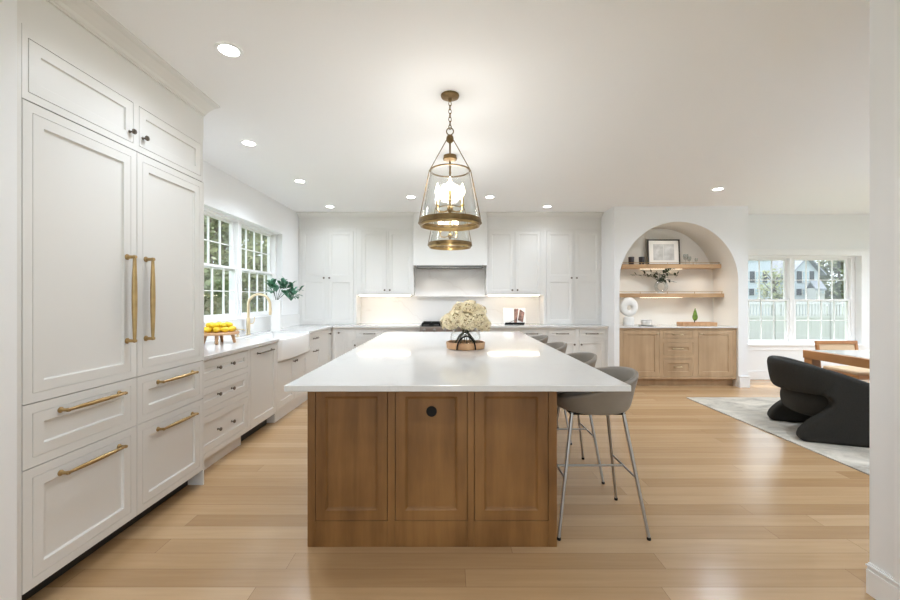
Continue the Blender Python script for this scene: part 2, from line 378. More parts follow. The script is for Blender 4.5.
# ------------------------------------------------------------------ windows
def sash(mb, along, u0, u1, z0, z1, c, t=0.035, fr=0.045, cols=4, rows=2, mw=0.011):
    def bx(a0, a1, q0, q1, tt=t):
        if along == 'y': mb.box(c-tt/2, c+tt/2, a0, a1, q0, q1)
        else: mb.box(a0, a1, c-tt/2, c+tt/2, q0, q1)
    bx(u0, u0+fr, z0, z1); bx(u1-fr, u1, z0, z1); bx(u0+fr, u1-fr, z0, z0+fr); bx(u0+fr, u1-fr, z1-fr*0.8, z1)
    for i in range(1, cols):
        q = u0+fr+(u1-u0-2*fr)*i/cols; bx(q-mw/2, q+mw/2, z0+fr, z1-fr*0.8, t*0.6)
    for i in range(1, rows):
        q = z0+fr+(z1-z0-1.8*fr)*i/rows; bx(u0+fr, u1-fr, q-mw/2, q+mw/2, t*0.6)
def dhung(name, along, u0, u1, z0, z1, c, sgn, label, fr=0.036):
    # c: plane of the frame; sgn: outward direction sign
    w = MB()
    def bx(mb, a0, a1, q0, q1, t0, t1):
        t0, t1 = min(t0, t1), max(t0, t1)
        if along == 'y': mb.box(t0, t1, a0, a1, q0, q1)
        else: mb.box(a0, a1, t0, t1, q0, q1)
    j = 0.022
    for (a0, a1, q0, q1) in ((u0, u0+j, z0, z1), (u1-j, u1, z0, z1), (u0+j, u1-j, z0, z0+j), (u0+j, u1-j, z1-j*0.7, z1)):
        bx(w, a0, a1, q0, q1, c-sgn*0.012, c+sgn*0.10)
    fo = w.build(name, M['trim'], None, bevel=0.002)
    zm = (z0+z1)/2
    s1 = MB(); sash(s1, along, u0+j, u1-j, z0+j, zm+0.022, c+sgn*0.02, fr=fr); s1.build('lower_sash', M['trim'], fo)
    s2 = MB(); sash(s2, along, u0+j, u1-j, zm-0.022, z1-j*0.7, c+sgn*0.062, fr=fr); s2.build('upper_sash', M['trim'], fo)
    g = MB(); bx(g, u0+j+fr*0.5, u1-j-fr*0.5, z0+j+0.01, zm, c+sgn*0.0185, c+sgn*0.0215); g.build('lower_pane', M['glass'], fo)
    g = MB(); bx(g, u0+j+fr*0.5, u1-j-fr*0.5, zm, z1-j, c+sgn*0.0605, c+sgn*0.0635); g.build('upper_pane', M['glass'], fo)
    return struct(fo, label, 'window')
dhung('window_1', 'y', 3.90, 4.905, 1.112, 2.300, -2.60, -1, 'left gridded kitchen window beside the tall cabinets')
dhung('window_2', 'y', 4.945, 5.925, 1.112, 2.300, -2.60, -1, 'right gridded kitchen window behind the brass faucet')
b = MB().box(-2.70, -2.60, 4.905, 4.945, 1.112, 2.30).box(-2.70, -2.585, 3.88, 5.97, 2.30, 2.31).box(-2.70, -2.585, 3.88, 3.90, 1.112, 2.30).box(-2.70, -2.585, 5.925, 5.97, 1.112, 2.30).box(-2.70, -2.48, 3.86, 5.99, 1.10, 1.112)
struct(b.build('window_sill_kitchen', M['trim'], bevel=0.003), 'white sill and mullion of the kitchen windows', 'sill')
dhung('window_3', 'x', 4.80, 5.76, 0.585, 2.04, 6.77, 1, 'left dining window next to the arch wall')
dhung('window_4', 'x', 5.80, 6.80, 0.585, 2.04, 6.77, 1, 'right dining window behind the wooden chair')
b = MB().box(5.76, 5.80, 6.76, 6.87, 0.585, 2.04).box(4.78, 6.85, 6.75, 6.87, 2.04, 2.06).box(4.78, 4.80, 6.76, 6.87, 0.585, 2.04).box(6.80, 6.85, 6.76, 6.87, 0.585, 2.04).box(4.76, 6.87, 6.63, 6.87, 0.56, 0.585)
b.box(4.66, 6.97, 6.652, 6.67, 2.06, 2.15).box(4.64, 6.99, 6.64, 6.67, 2.15, 2.17).box(4.70, 4.78, 6.655, 6.67, 0.56, 2.06).box(6.85, 6.93, 6.655, 6.67, 0.56, 2.06).box(4.70, 6.93, 6.655, 6.67, 0.48, 0.56)
struct(b.build('window_sill_dining', M['trim'], bevel=0.003), 'white sill casing and mullion of the dining windows', 'sill')

# ------------------------------------------------------------------ cabinet tools.  frame F: maps (u, n, z) -> world; n outward
def FL(x): return Matrix(((0, 1, 0, x), (1, 0, 0, 0), (0, 0, 1, 0), (0, 0, 0, 1)))       # left run: u=y, n=+x
def FB(y): return Matrix(((1, 0, 0, 0), (0, -1, 0, y), (0, 0, 1, 0), (0, 0, 0, 1)))      # faces the camera: u=x, n=-y
def FR(x): return Matrix(((0, -1, 0, x), (1, 0, 0, 0), (0, 0, 1, 0), (0, 0, 0, 1)))      # n=-x
def rings(F, u0, u1, z0, z1, prof, back=0.02):
    """panel front: prof=[(inset, n)...], closed by a flat centre; sides run back"""
    mb = MB(); pr = [(0, -back)]+prof; vs = []
    for (i, n) in pr: vs += [(u0+i, n, z0+i), (u1-i, n, z0+i), (u1-i, n, z1-i), (u0+i, n, z1-i)]
    fs = []
    for k in range(len(pr)-1):
        for j in range(4): fs.append((k*4+j, k*4+(j+1) % 4, (k+1)*4+(j+1) % 4, (k+1)*4+j))
    k = len(pr)-1; fs.append((k*4, k*4+1, k*4+2, k*4+3)); fs.append((3, 2, 1, 0))
    return mb.add(vs, fs, F)
def shaker(rail=0.055, d=0.010, lip=0.006): return [(0, 0), (rail, 0), (rail+lip*0.5, -d*0.8), (rail+lip, -d)]
def appl(): return [(0, 0), (0.040, 0), (0.040, -0.004), (0.0425, -0.004), (0.0425, 0), (0.088, 0), (0.091, -0.009), (0.095, -0.012)]
def face_frame(F, u0, u1, z0, z1, openings, t=0.02, n=0.0):
    mb = MB(); us = sorted({u0, u1, *[o[0] for o in openings], *[o[1] for o in openings]}); zs = sorted({z0, z1, *[o[2] for o in openings], *[o[3] for o in openings]})
    for i in range(len(us)-1):
        for j in range(len(zs)-1):
            cu, cz = (us[i]+us[i+1])/2, (zs[j]+zs[j+1])/2
            if any(o[0] < cu < o[1] and o[2] < cz < o[3] for o in openings): continue
            mb.box(us[i], us[i+1], n-t, n, zs[j], zs[j+1], F)
    return mb
def knob(F, u, z, m, parent, s=1.0):
    X = F @ T(u, 0, z) @ RX(-PI/2)
    mb = MB().lathe([(0.009*s, 0), (0.009*s, 0.003*s), (0.0045*s, 0.006*s), (0.0045*s, 0.016*s), (0.013*s, 0.021*s), (0.0155*s, 0.027*s), (0.013*s, 0.032*s), (0.001, 0.034*s)], 16, X)
    return mb.build('knob', m, parent, smooth=True)
def pull(F, u, z, ln, m, parent, r=0.0055, off=0.032, vertical=False, taper=1.35):
    mb = MB(); h = ln/2
    def P(s, n): return (u, n, z+s) if vertical else (u+s, n, z)
    for sg in (-1, 1):
        q = P(sg*h, 0)
        mb.lathe([(r*1.9, 0), (r*1.9, 0.004), (r*1.1, 0.008), (r*1.05, off-r*1.2), (r*1.3, off), (r*1.0, off+r*1.1), (0.001, off+r*1.3)], 14, F @ T(*q) @ RX(-PI/2))
    k = 14; pts = [P(-h+2*h*i/k, off) for i in range(k+1)]
    mb.tube(pts, [r*(0.9+(taper-0.9)*math.sin(PI*i/k)) for i in range(k+1)], 12, F)
    return mb.build('handle', m, parent, smooth=True)
G = 0.003
def cabinet(name, label, cat, F, u0, u1, z0, z1, depth, fronts, m, hm, group=None, stile=None, gap=G, toe=None, rail=0.055, ks=1.0, hr=0.0055, d=0.010):
    """fronts: (kind,u0,u1,z0,z1, hardware[(type,u,z,(len))], prof or None)"""
    c = F @ Vector(((u0+u1)/2, -depth/2, z0 if toe is None else 0))
    t = thing(name, label, cat, c, 0, group)
    MB().box(u0, u1, -depth, -0.022, z0, z1, F).build('body', m, t)
    ops = [(f[1], f[2], f[3], f[4]) for f in fronts]
    face_frame(F, u0, u1, z0, z1, ops).build('face_frame', m, t)
    for f in fronts:
        pr = f[6] if len(f) > 6 and f[6] else shaker(rail, d)
        p = rings(F, f[1]+gap, f[2]-gap, f[3]+gap, f[4]-gap, pr, 0.019).build(f[0], m, t)
        for h in f[5]:
            if h[0] == 'knob': knob(F, h[1], h[2], hm, p, ks)
            elif h[0] == 'pull': pull(F, h[1], h[2], h[3], hm, p, hr)
            elif h[0] == 'vpull': pull(F, h[1], h[2], h[3], hm, p, hr, vertical=True)
    if toe: MB().box(toe[0], toe[1], -depth, -toe[2], 0, z0, F).build('toe_kick', toe[3], t)
    return t

# ---- tall refrigerator wall
F = FL(-1.79)
FR0, FR1, FR2 = 1.673, 2.287, 2.899
def fridge(name, label, cat, a, c, hside, toe):
    hu = c-0.070 if hside > 0 else a+0.066
    t = thing(name, label, cat, (-2.14, (a+c)/2, 0))
    MB().box(a, c, -0.70, -0.03, 0.109, 2.191, F).build('body', M['cab'], t)
    for (nm, za, zb, hw) in (('door', 0.903, 2.191, 'v'), ('drawer', 0.627, 0.903, 'h'), ('drawer', 0.109, 0.627, 'h')):
        p = rings(F, a+0.002, c-0.002, za+0.002, zb-0.002, appl(), 0.026).build(nm, M['cab'], t)
        if hw == 'v':
            hh = pull(F, hu, 1.350, 0.465, M['brass'], p, 0.0085, 0.042, vertical=True, taper=1.6)
        else: pull(F, (a+c)/2+0.02, zb-0.062 if zb > 0.8 else zb-0.075, 0.325, M['brass'], p, 0.0072, 0.036, taper=1.5)
        if hw == 'v': hh['label'] = 'aged brass bar handle'
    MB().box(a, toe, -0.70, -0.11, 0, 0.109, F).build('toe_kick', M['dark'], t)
    return t
fridge('refrigerator', 'white panelled tall refrigerator column nearest the camera, handle on its right', 'refrigerator', FR0, FR1, 1, FR1)
t = fridge('freezer', 'white panelled tall freezer column between refrigerator and drawer cabinet', 'freezer', FR1, FR2, -1, FR2)
MB().box(FR2, FR2+0.012, -0.70, 0.0, 0, 2.193, F).build('end_panel', M['cab'], t)
cabinet('upper_cabinet', 'white two-door cabinet above the tall refrigerator and freezer', 'cabinet', F, FR0, FR2, 2.195, 2.505, 0.70,
        [('door', 1.697, 2.262, 2.229, 2.460, [('knob', 2.235, 2.285)]), ('door', 2.302, 2.872, 2.229, 2.460, [('knob', 2.330, 2.285)])], M['cab'], M['bronze'], rail=0.05)
b = MB().box(1.645, FR2+0.012, -0.70, -0.004, 2.507, CEIL, F).box(1.645, 1.671, -0.70, 0.0, 0, 2.507, F)
crown_run(b, (-1.794, 1.645, 0), (-1.794, FR2+0.012, 0), (1, 0, 0))
struct(b.build('trim_1', M['cab']), 'white frieze panel and crown moulding above the tall refrigerator wall', 'trim')

# ---- left base run
F = FL(-1.88); CT = 0.883
cabinet('drawer_cabinet', 'white three-drawer base cabinet beside the tall freezer, six small knobs', 'cabinet', F, 2.915, 3.762, 0.115, CT, 0.60,
        [('drawer', 2.955, 3.715, 0.717, 0.870, [('knob', 3.236, 0.795), ('knob', 3.44, 0.795)]),
         ('drawer', 2.955, 3.715, 0.495, 0.667, [('knob', 3.236, 0.580), ('knob', 3.44, 0.580)]),
         ('drawer', 2.955, 3.715, 0.160, 0.445, [('knob', 3.236, 0.295), ('knob', 3.44, 0.295)])], M['cab'], M['bronze'], toe=(2.915, 3.70, 0.055, M['cab']))
cabinet('dishwasher', 'white panelled dishwasher with one bar pull left of the farmhouse sink', 'dishwasher', F, 3.764, 4.345, 0.115, CT, 0.60,
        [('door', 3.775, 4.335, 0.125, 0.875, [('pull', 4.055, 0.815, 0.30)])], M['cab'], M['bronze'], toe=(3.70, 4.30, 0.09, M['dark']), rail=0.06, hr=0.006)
cabinet('sink_cabinet', 'white two-door base cabinet under the farmhouse sink', 'cabinet', F, 4.347, 5.30, 0.115, 0.655, 0.60,
        [('door', 4.39, 4.82, 0.150, 0.640, [('knob', 4.795, 0.60)]), ('door', 4.83, 5.26, 0.150, 0.640, [('knob', 4.855, 0.60)])], M['cab'], M['bronze'], toe=(4.347, 5.30, 0.025, M['cab']))
cabinet('base_cabinet', 'white narrow base cabinet with drawer right of the farmhouse sink', 'cabinet', F, 5.302, 5.83, 0.115, CT, 0.60,
        [('drawer', 5.34, 5.79, 0.717, 0.870, [('pull', 5.565, 0.795, 0.14)]), ('door', 5.34, 5.79, 0.150, 0.69, [('pull', 5.565, 0.62, 0.13)])], M['cab'], M['bronze'], toe=(5.302, 5.83, 0.025, M['cab']))
cabinet('corner_cabinet', 'white single-door base cabinet in the corner of the counters', 'cabinet', F, 5.832, 6.325, 0.115, CT, 0.60,
        [('door', 5.87, 6.29, 0.150, 0.870, [('knob', 6.22, 0.80)])], M['cab'], M['bronze'], toe=(5.832, 6.32, 0.025, M['cab']))
# farmhouse sink
t = thing('farmhouse_sink', 'white fireclay apron sink under the kitchen windows', 'sink', (-2.12, 4.82, 0.66))
mb = MB(); n = 24; y0, y1, zb, zt = 4.352, 5.298, 0.66, 0.897
out = []
for i in range(n+1):
    s = i/n; y = y0+(y1-y0)*s; e = min(s, 1-s)*(y1-y0)
    bow = 0.030*(1-(2*s-1)**2); rr = 0.03
    rd = rr-math.sqrt(max(0, rr*rr-max(0, rr-e)**2)) if e < rr else 0
    out.append((-1.853+bow-rd, y))
vs = []; ns = len(out)
prof = [(0.012, zb), (0.002, zb+0.006), (0, zb+0.016), (0, zt-0.012), (0.004, zt-0.003), (0.014, zt)]
for (dx, z) in prof: vs += [(x-dx, y, z) for x, y in out]
fs = [(k*ns+i, k*ns+i+1, (k+1)*ns+i+1, (k+1)*ns+i) for k in range(len(prof)-1) for i in range(ns-1)]
mb.add(vs, fs)
# rim, walls, basin
xi, xo = -1.92, -2.33
mb.add([(x-0.014, y, zt) for x, y in out]+[(xi, y, zt) for x, y in out], [(i, i+1, ns+i+1, ns+i) for i in range(ns-1)])
mb.box(xi, xi+0.02, y0, y1, zb, zt-0.001); mb.box(xo-0.03, xo, y0, y1, zb, zt); mb.box(xo, xi, y0, y0+0.03, zb, zt); mb.box(xo, xi, y1-0.03, y1, zb, zt); mb.box(xo, xi, y0, y1, zb, zb+0.03)
mb.box(-1.90, -1.875, y0+0.002, y1-0.002, zb+0.001, zt-0.002)
mb.build('basin', M['porcelain'], t, smooth=True, angle=35)
MB().lathe([(0.045, 0), (0.045, 0.004), (0.03, 0.002), (0.001, 0.002)], 20, T(-2.12, 4.82, zb+0.0305)).build('drain', M['fbrass'], t, smooth=True)
# counters
def rounded_top(mb, x0, x1, y0, y1, z0, z1): mb.box(x0, x1, y0, y1, z0, z1)
cz0, cz1 = 0.884, 0.915
b = MB().box(-2.5, -1.85, 2.912, 4.350, cz0, cz1).box(-2.5, -2.362, 4.350, 5.300, cz0, cz1).box(-2.5, -1.85, 5.300, 6.93, cz0, cz1).box(-1.85, -0.478, 6.30, 6.93, cz0, cz1)
tag(b.build('countertop', M['quartz'], bevel=0.003), 'white quartz worktop running past the sink into the left corner', 'countertop')
b = MB().box(0.478, 2.5, 6.30, 6.93, cz0, cz1)
tag(b.build('countertop', M['quartz'], bevel=0.003), 'white quartz worktop on the back wall right of the range', 'countertop')
b = MB().box(-2.5, -2.482, 2.912, 6.93, cz1, 1.098)
struct(b.build('trim_backsplash_left', M['white_splash']), 'low white backsplash below the kitchen windows', 'backsplash')
b = MB().box(-1.60, 1.60, 6.912, 6.93, cz1, 1.86)
struct(b.build('trim_backsplash', M['splash']), 'cream marble backsplash behind the range', 'backsplash')
b = MB().box(-0.60, 0.60, 6.84, 6.912, 1.375, 1.40)
tag(b.build('ledge', M['splash'], bevel=0.002), 'thin stone ledge on the backsplash under the hood', 'shelf')

# ---- back base run
F = FB(6.33)
GB = 0.004
def unit(label, a, c, fr, name='base_cabinet'): cabinet(name, label, 'cabinet', F, a, c, 0.115, CT, 0.59, fr, M['cab'], M['bronze'], gap=GB, toe=(a, c, 0.06, M['cab']), rail=0.05)
unit('white narrow pull-out cabinet on the back wall next to the corner', -1.878, -1.62, [('door', -1.865, -1.645, 0.15, 0.87, [('knob', -1.755, 0.805)])])
unit('white drawer-and-door cabinet on the back wall right of the narrow pull-out', -1.618, -1.03, [('drawer', -1.49, -1.06, 0.725, 0.855, [('pull', -1.275, 0.79, 0.17)]), ('door', -1.54, -1.06, 0.15, 0.69, [('knob', -1.50, 0.61)])])
unit('white base cabinet directly left of the range', -1.028, -0.478, [('drawer', -1.0, -0.51, 0.725, 0.855, [('pull', -0.755, 0.79, 0.17)]), ('door', -1.0, -0.51, 0.15, 0.69, [('knob', -0.55, 0.61)])])
unit('white base cabinet directly right of the range', 0.478, 1.055, [('drawer', 0.51, 1.03, 0.725, 0.855, [('pull', 0.77, 0.79, 0.17)]), ('door', 0.51, 1.03, 0.15, 0.69, [('knob', 0.56, 0.61)])])
unit('white single-drawer base cabinet under the open cookbook', 1.057, 1.53, [('drawer', 1.09, 1.515, 0.725, 0.855, [('pull', 1.30, 0.79, 0.17)]), ('door', 1.09, 1.515, 0.15, 0.69, [('knob', 1.14, 0.61)])])
unit('white double base cabinet with two drawers at the right end', 1.532, 2.50, [('drawer', 1.55, 1.995, 0.725, 0.855, [('pull', 1.78, 0.79, 0.18)]), ('drawer', 2.045, 2.46, 0.725, 0.855, [('pull', 2.245, 0.79, 0.18)]),
      ('door', 1.55, 1.995, 0.15, 0.69, [('knob', 1.965, 0.62)]), ('door', 2.045, 2.46, 0.15, 0.69, [('knob', 2.075, 0.62)])])

# ---- upper cabinets (face y = 6.6)
F = FB(6.60)
UT = 2.505
def sh2(rail=0.055): return shaker(rail, 0.012)
def tall(label, a, c, doors, kx, group=None):
    t = thing('tall_cabinet', label, 'cabinet', ((a+c)/2, 6.76, 0.917))
    MB().box(a, c, -0.325, -0.022, 0.917, UT, F).build('body', M['cab'], t)
    face_frame(F, a, c, 0.917, UT, [(d[0], d[1], 0.93, 2.462) for d in doors]).build('face_frame', M['cab'], t)
    for d, k in zip(doors, kx):
        u0, u1 = d[0]+GB, d[1]-GB; zm = 1.675
        mb = MB()
        for (za, zb) in ((0.934, zm), (zm, 2.458)):
            r = rings(F, u0, u1, za, zb, [(0, 0), (0.058, 0), (0.062, -0.009), (0.066, -0.011)], 0.019); mb.add(r.v, r.f)
        p = mb.build('door', M['cab'], t)
        knob(F, k, zm+0.01, M['bronze'], p, 1.05)
tall('white tall two-door cabinet standing on the counter in the left corner', -2.498, -1.545, [(-2.455, -2.045), (-2.015, -1.59)], (-2.075, -1.985))
tall('white tall two-door cabinet standing on the counter beside the arch wall', 1.545, 2.498, [(1.59, 2.03), (2.055, 2.475)], (2.0, 2.085))
def upper(label, a, c, d1, d2):
    t = cabinet('upper_cabinet', label, 'cabinet', F, a, c, 1.405, UT, 0.325, [('door', d1[0], d1[1], 1.425, 2.462, [('knob', d1[1]-0.03, 1.485)]), ('door', d2[0], d2[1], 1.425, 2.462, [('knob', d2[0]+0.03, 1.485)])], M['cab'], M['bronze'], gap=GB, rail=0.056, ks=1.05, d=0.012)
    MB().box(a+0.04, c-0.06, -0.075, -0.045, 1.393, 1.4045, F).build('led_strip', M['led'], t)
upper('white two-door wall cabinet left of the hood', -1.543, -0.60, (-1.455, -1.045), (-1.02, -0.625))
upper('white two-door wall cabinet right of the hood', 0.60, 1.543, (0.635, 1.055), (1.08, 1.50))
b = MB()
for xa, xb in ((-2.498, -0.600), (0.600, 2.498)):
    b.box(xa, xb, -0.325, -0.004, 2.507, CEIL, F); b.box(xa, xb, -0.004, 0.006, 2.507, 2.53, F)
    crown_run(b, (xa, 6.604, 0), (xb, 6.604, 0), (0, -1, 0))
struct(b.build('trim_2', M['cab']), 'white frieze and crown moulding above the back wall cabinets', 'trim')
# hood
t = thing('range_hood', 'white boxed range hood with a steel grille underside', 'hood', (0, 6.6, 1.86))
b = MB().box(-0.598, 0.598, 6.50, 6.911, 1.885, 2.748); b.build('hood_body', M['cab'], t, bevel=0.004)
b = MB().box(-0.54, 0.54, 6.505, 6.86, 1.853, 1.885)
b.build('liner', M['grille'], t)
b = MB()
for i in range(26): b.box(-0.52+i*0.0405, -0.52+i*0.0405+0.02, 6.50, 6.84, 1.846, 1.854)
b.build('grille', M['chrome'], t)
for hx in (-0.3, 0.3): add_light('hood_fill', 'SPOT', (hx, 6.66, 1.840), 1.8, (1, 0.93, 0.84), spot_size=math.radians(140), spot_blend=0.8, shadow_soft_size=0.03)  # unseen spots added to lighten the alcove under the hood
# range
t = thing('range_cooker', 'stainless range with black burner grates under the hood', 'cooker', (0, 6.58, 0))
MB().box(-0.474, 0.474, 6.30, 6.91, 0.10, 0.90).build('body', M['chrome'], t, bevel=0.004)
MB().box(-0.474, 0.474, 6.22, 6.31, 0.80, 0.905).build('control_panel', mat('range_steel', (0.42, 0.36, 0.32), 0.3, 1.0), t, bevel=0.008)
p = rings(FB(6.285), -0.46, 0.46, 0.20, 0.77, [(0, 0), (0.12, 0), (0.122, -0.004)], 0.02).build('oven_door', M['chrome'], t)
pull(FB(6.285), 0, 0.735, 0.80, M['chrome'], p, 0.010, 0.05)
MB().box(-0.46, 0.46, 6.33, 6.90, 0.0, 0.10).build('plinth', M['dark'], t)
for i in range(6):
    MB().lathe([(0.024, 0), (0.024, 0.006), (0.018, 0.010), (0.017, 0.034), (0.014, 0.038), (0.001, 0.038)], 18, FB(6.22) @ T(-0.40+i*0.16, 0, 0.855) @ RX(-PI/2)).build('control_knob', M['chrome'], t, smooth=True)
MB().box(-0.455, 0.455, 6.33, 6.88, 0.90, 0.912).build('cooktop', M['black'], t)
for i in range(3):
    g = MB(); x0 = -0.45+i*0.30
    for (xa, xb, ya, yb) in ((x0, x0+0.29, 6.36, 6.375), (x0, x0+0.29, 6.85, 6.865), (x0, x0+0.015, 6.36, 6.865), (x0+0.275, x0+0.29, 6.36, 6.865), (x0+0.138, x0+0.152, 6.36, 6.865), (x0, x0+0.29, 6.48, 6.495), (x0, x0+0.29, 6.61, 6.625), (x0, x0+0.29, 6.73, 6.745)):
        g.box(xa, xb, ya, yb, 0.940, 0.956)
    for xa in (x0, x0+0.275):
        for ya in (6.36, 6.605, 6.85): g.box(xa, xa+0.015, ya, ya+0.015, 0.912, 0.94)
    g.build('grate', M['black'], t)
    for ya in (6.49, 6.74):
        MB().lathe([(0.045, 0.912), (0.045, 0.925), (0.03, 0.932), (0.001, 0.932)], 16, T(x0+0.145, ya, 0)).build('burner', M['black'], t, smooth=True)
# cookbook on stand
t = thing('cookbook', 'open cookbook leaning on a stand by the right backsplash', 'book', (1.06, 6.62, 0.916))
X = T(1.065, 6.66, 0.930) @ RX(-0.28)
p = MB().add([(-0.17, 0, 0), (0, 0.03, 0), (0, 0.03, 0.27), (-0.17, 0, 0.27), (-0.17, 0.012, 0), (0, 0.042, 0), (0, 0.042, 0.27), (-0.17, 0.012, 0.27)], [(0, 1, 2, 3), (4, 7, 6, 5), (0, 4, 5, 1), (3, 2, 6, 7), (0, 3, 7, 4), (1, 5, 6, 2)], X)
p.build('left_page', M['paper'], t)
p = MB().add([(0, 0.03, 0), (0.20, 0, 0), (0.20, 0, 0.27), (0, 0.03, 0.27), (0, 0.042, 0), (0.20, 0.012, 0), (0.20, 0.012, 0.27), (0, 0.042, 0.27)], [(0, 1, 2, 3), (4, 7, 6, 5), (0, 4, 5, 1), (3, 2, 6, 7), (0, 3, 7, 4), (1, 5, 6, 2)], X)
rp = p.build('right_page', M['paper'], t); rp['label'] = 'page with a brown food photograph'
q = MB().add([(0.008, 0.026, 0.01), (0.05, 0.019, 0.01), (0.09, 0.013, 0.26), (0.015, 0.025, 0.26)], [(0, 1, 2, 3)], X).add([(0.07, 0.0155, 0.06), (0.15, 0.004, 0.02), (0.185, -0.001, 0.19), (0.11, 0.009, 0.25)], [(0, 1, 2, 3)], X)
q.build('food_photograph', M['photo'], rp)
g = MB().box(-0.15, 0.17, -0.05, 0.05, -0.008, 0.0, X).box(-0.15, 0.17, -0.05, -0.044, 0.0, 0.006, X)
g.tube([(-0.10, -0.03, 0), (0.0, -0.012, 0.05), (0.02, 0.02, 0.03)], 0.003, 8, X)
g.tube([(0, 0.05, 0.2), (0, 0.15, -0.01)], 0.005, 8, X)
g.build('book_stand', M['black'], t)

# ------------------------------------------------------------------ island
IX0, IX1, IY0, IY1 = -0.776, 0.582, 2.177, 5.12
t = thing('kitchen_island', 'stained oak kitchen island with shaker end panels', 'island', ((IX0+IX1)/2, (IY0+IY1)/2, 0))
F = FB(IY0)
MB().box(IX0+0.001, IX1-0.001, IY0+0.021, IY1-0.021, 0.0, 0.8825).build('body', M['island'], t)
pans = [(-0.734, -0.339), (-0.299, 0.096), (0.131, 0.536)]
face_frame(F, IX0, IX1, 0.0, 0.8825, [(a, c, 0.142, 0.874) for a, c in pans]).build('face_frame', M['island'], t, bevel=0.0015)
for k, (a, c) in enumerate(pans):
    p = rings(F, a+0.0035, c-0.0035, 0.1455, 0.8705, [(0, 0), (0.052, 0), (0.054, -0.003), (0.060, -0.006), (0.063, -0.012), (0.068, -0.013)], 0.0205).build('end_panel', M['island'], t)
    if k == 1:
        o = MB().lathe([(0.029, 0), (0.029, 0.005), (0.026, 0.008), (0.001, 0.008)], 28, F @ T(-0.101, -0.0125, 0.735) @ RX(-PI/2)).build('outlet', M['black'], p, smooth=True)
        o['label'] = 'round black pop-out outlet'
for (FF, a0, a1) in ((FR(IX0), IY0+0.0, IY1), (FL(IX1), IY0, IY1)):
    n = 5; ww = (a1-a0-0.08)/n; ops = [(a0+0.04+i*ww+0.02, a0+0.04+(i+1)*ww-0.02, 0.142, 0.832) for i in range(n)]
    FI = FF
    face_frame(FI, a0+0.021, a1-0.021, 0.0, 0.8825, ops, 0.0205).build('side_frame', M['island'], t)
    for q in ops: rings(FI, q[0]+0.003, q[1]-0.003, q[2]+0.003, q[3]-0.003, shaker(0.055), 0.0205).build('side_panel', M['island'], t)
b = MB().box(-0.834, 0.912, 2.010, 5.22, 0.884, 0.915)
tag(b.build('island_countertop', M['quartz'], bevel=0.003), 'large white quartz slab on the oak island', 'countertop')

# ------------------------------------------------------------------ stools
def make_stool():
    t = thing('bar_stool', 'x', 'stool', (0, 0, 0), group='bar stools along the island')
    # faces -x. shell
    n = 40; rows = []
    def rim(a):   # a=0 at back (+x)
        c = math.cos(a); s = 0.5+0.5*c
        return 0.755+0.165*(s**0.8)*(1 if s > 0 else 0)
    prof = [(0.0, 0.0), (0.40, 0.0), (0.68, 0.0), (0.785, 0.03), (0.835, 0.15), (0.88, 0.38), (0.92, 0.62), (0.97, 0.83), (1.0, 1.0)]
    vs = []; fs = []
    for (rr, hh) in prof:
        for k in range(n):
            a = 2*PI*k/n; zr = rim(a)
            z = 0.688+(zr-0.688)*hh
            rx, ry = 0.278, 0.27
            vs.append((rr*rx*math.cos(a)*(1.0 if math.cos(a) > 0 else 0.9), rr*ry*math.sin(a), z))
    for i in range(1, len(prof)-1):
        for k in range(n): fs.append((i*n+k, i*n+(k+1) % n, (i+1)*n+(k+1) % n, (i+1)*n+k))
    fs.append(tuple(n+k for k in range(n)))
    mb = MB().add(vs, fs)
    # drop unused ring 0
    sh = mb.build('seat_shell', M['leather'], t, smooth=True, angle=80)
    md = sh.modifiers.new('thick', 'SOLIDIFY'); md.thickness = 0.028; md.offset = -1
    md = sh.modifiers.new('sub', 'SUBSURF'); md.levels = 1; md.render_levels = 2
    MB().lathe([(0.001, 0.714), (0.12, 0.714), (0.165, 0.716), (0.185, 0.724), (0.187, 0.742), (0.16, 0.752), (0.10, 0.755), (0.001, 0.756)], 32, T(-0.005, 0, 0), 1.02, 1.0).build('seat_cushion', M['leather'], t, smooth=True, angle=80)
    feet = {}
    for sx in (-1, 1):
        for sy in (-1, 1):
            top = Vector((0.150*sx, 0.125*sy, 0.686)); ft = Vector((0.252*sx, 0.222*sy, 0.012)); feet[sx, sy] = (top, ft)
            lg = MB().tube([top, ft], [0.0105, 0.0085], 12).build('leg', M['chrome'], t, smooth=True)
            MB().lathe([(0.010, 0), (0.012, 0.004), (0.0105, 0.016), (0.001, 0.016)], 12, T(ft.x, ft.y, 0)).build('foot_cap', M['black'], lg, smooth=True)
    def at(sx, sy, z):
        a, c = feet[sx, sy]; k = (a.z-z)/(a.z-c.z); return a+(c-a)*k
    for sx in (-1, 1): MB().tube([at(sx, -1, 0.325), at(sx, 1, 0.325)], 0.0065, 10).build('stretcher', M['chrome'], t, smooth=True)
    m0 = (at(-1, -1, 0.325)+at(-1, 1, 0.325))/2; m1 = (at(1, -1, 0.325)+at(1, 1, 0.325))/2
    MB().tube([m0, m1], 0.0065, 10).build('footrest', M['chrome'], t, smooth=True)
    MB().box(-0.16, 0.16, -0.135, 0.135, 0.674, 0.687).build('seat_plate', M['black'], t, bevel=0.004)
    return t
st = make_stool()
lab = ['taupe leather bar stool nearest the camera with steel legs fully visible',
       'second taupe leather bar stool along the island from the camera',
       'third taupe leather bar stool along the island, only its back above the worktop',
       'taupe leather bar stool at the far end of the island']
for i, y in enumerate((2.462, 3.14, 3.92, 4.66)):
    if i == 0: st.location = (0.862, y, 0); st['label'] = lab[0]
    else: copy_tree(st, lab[i], (0.866, y, 0))

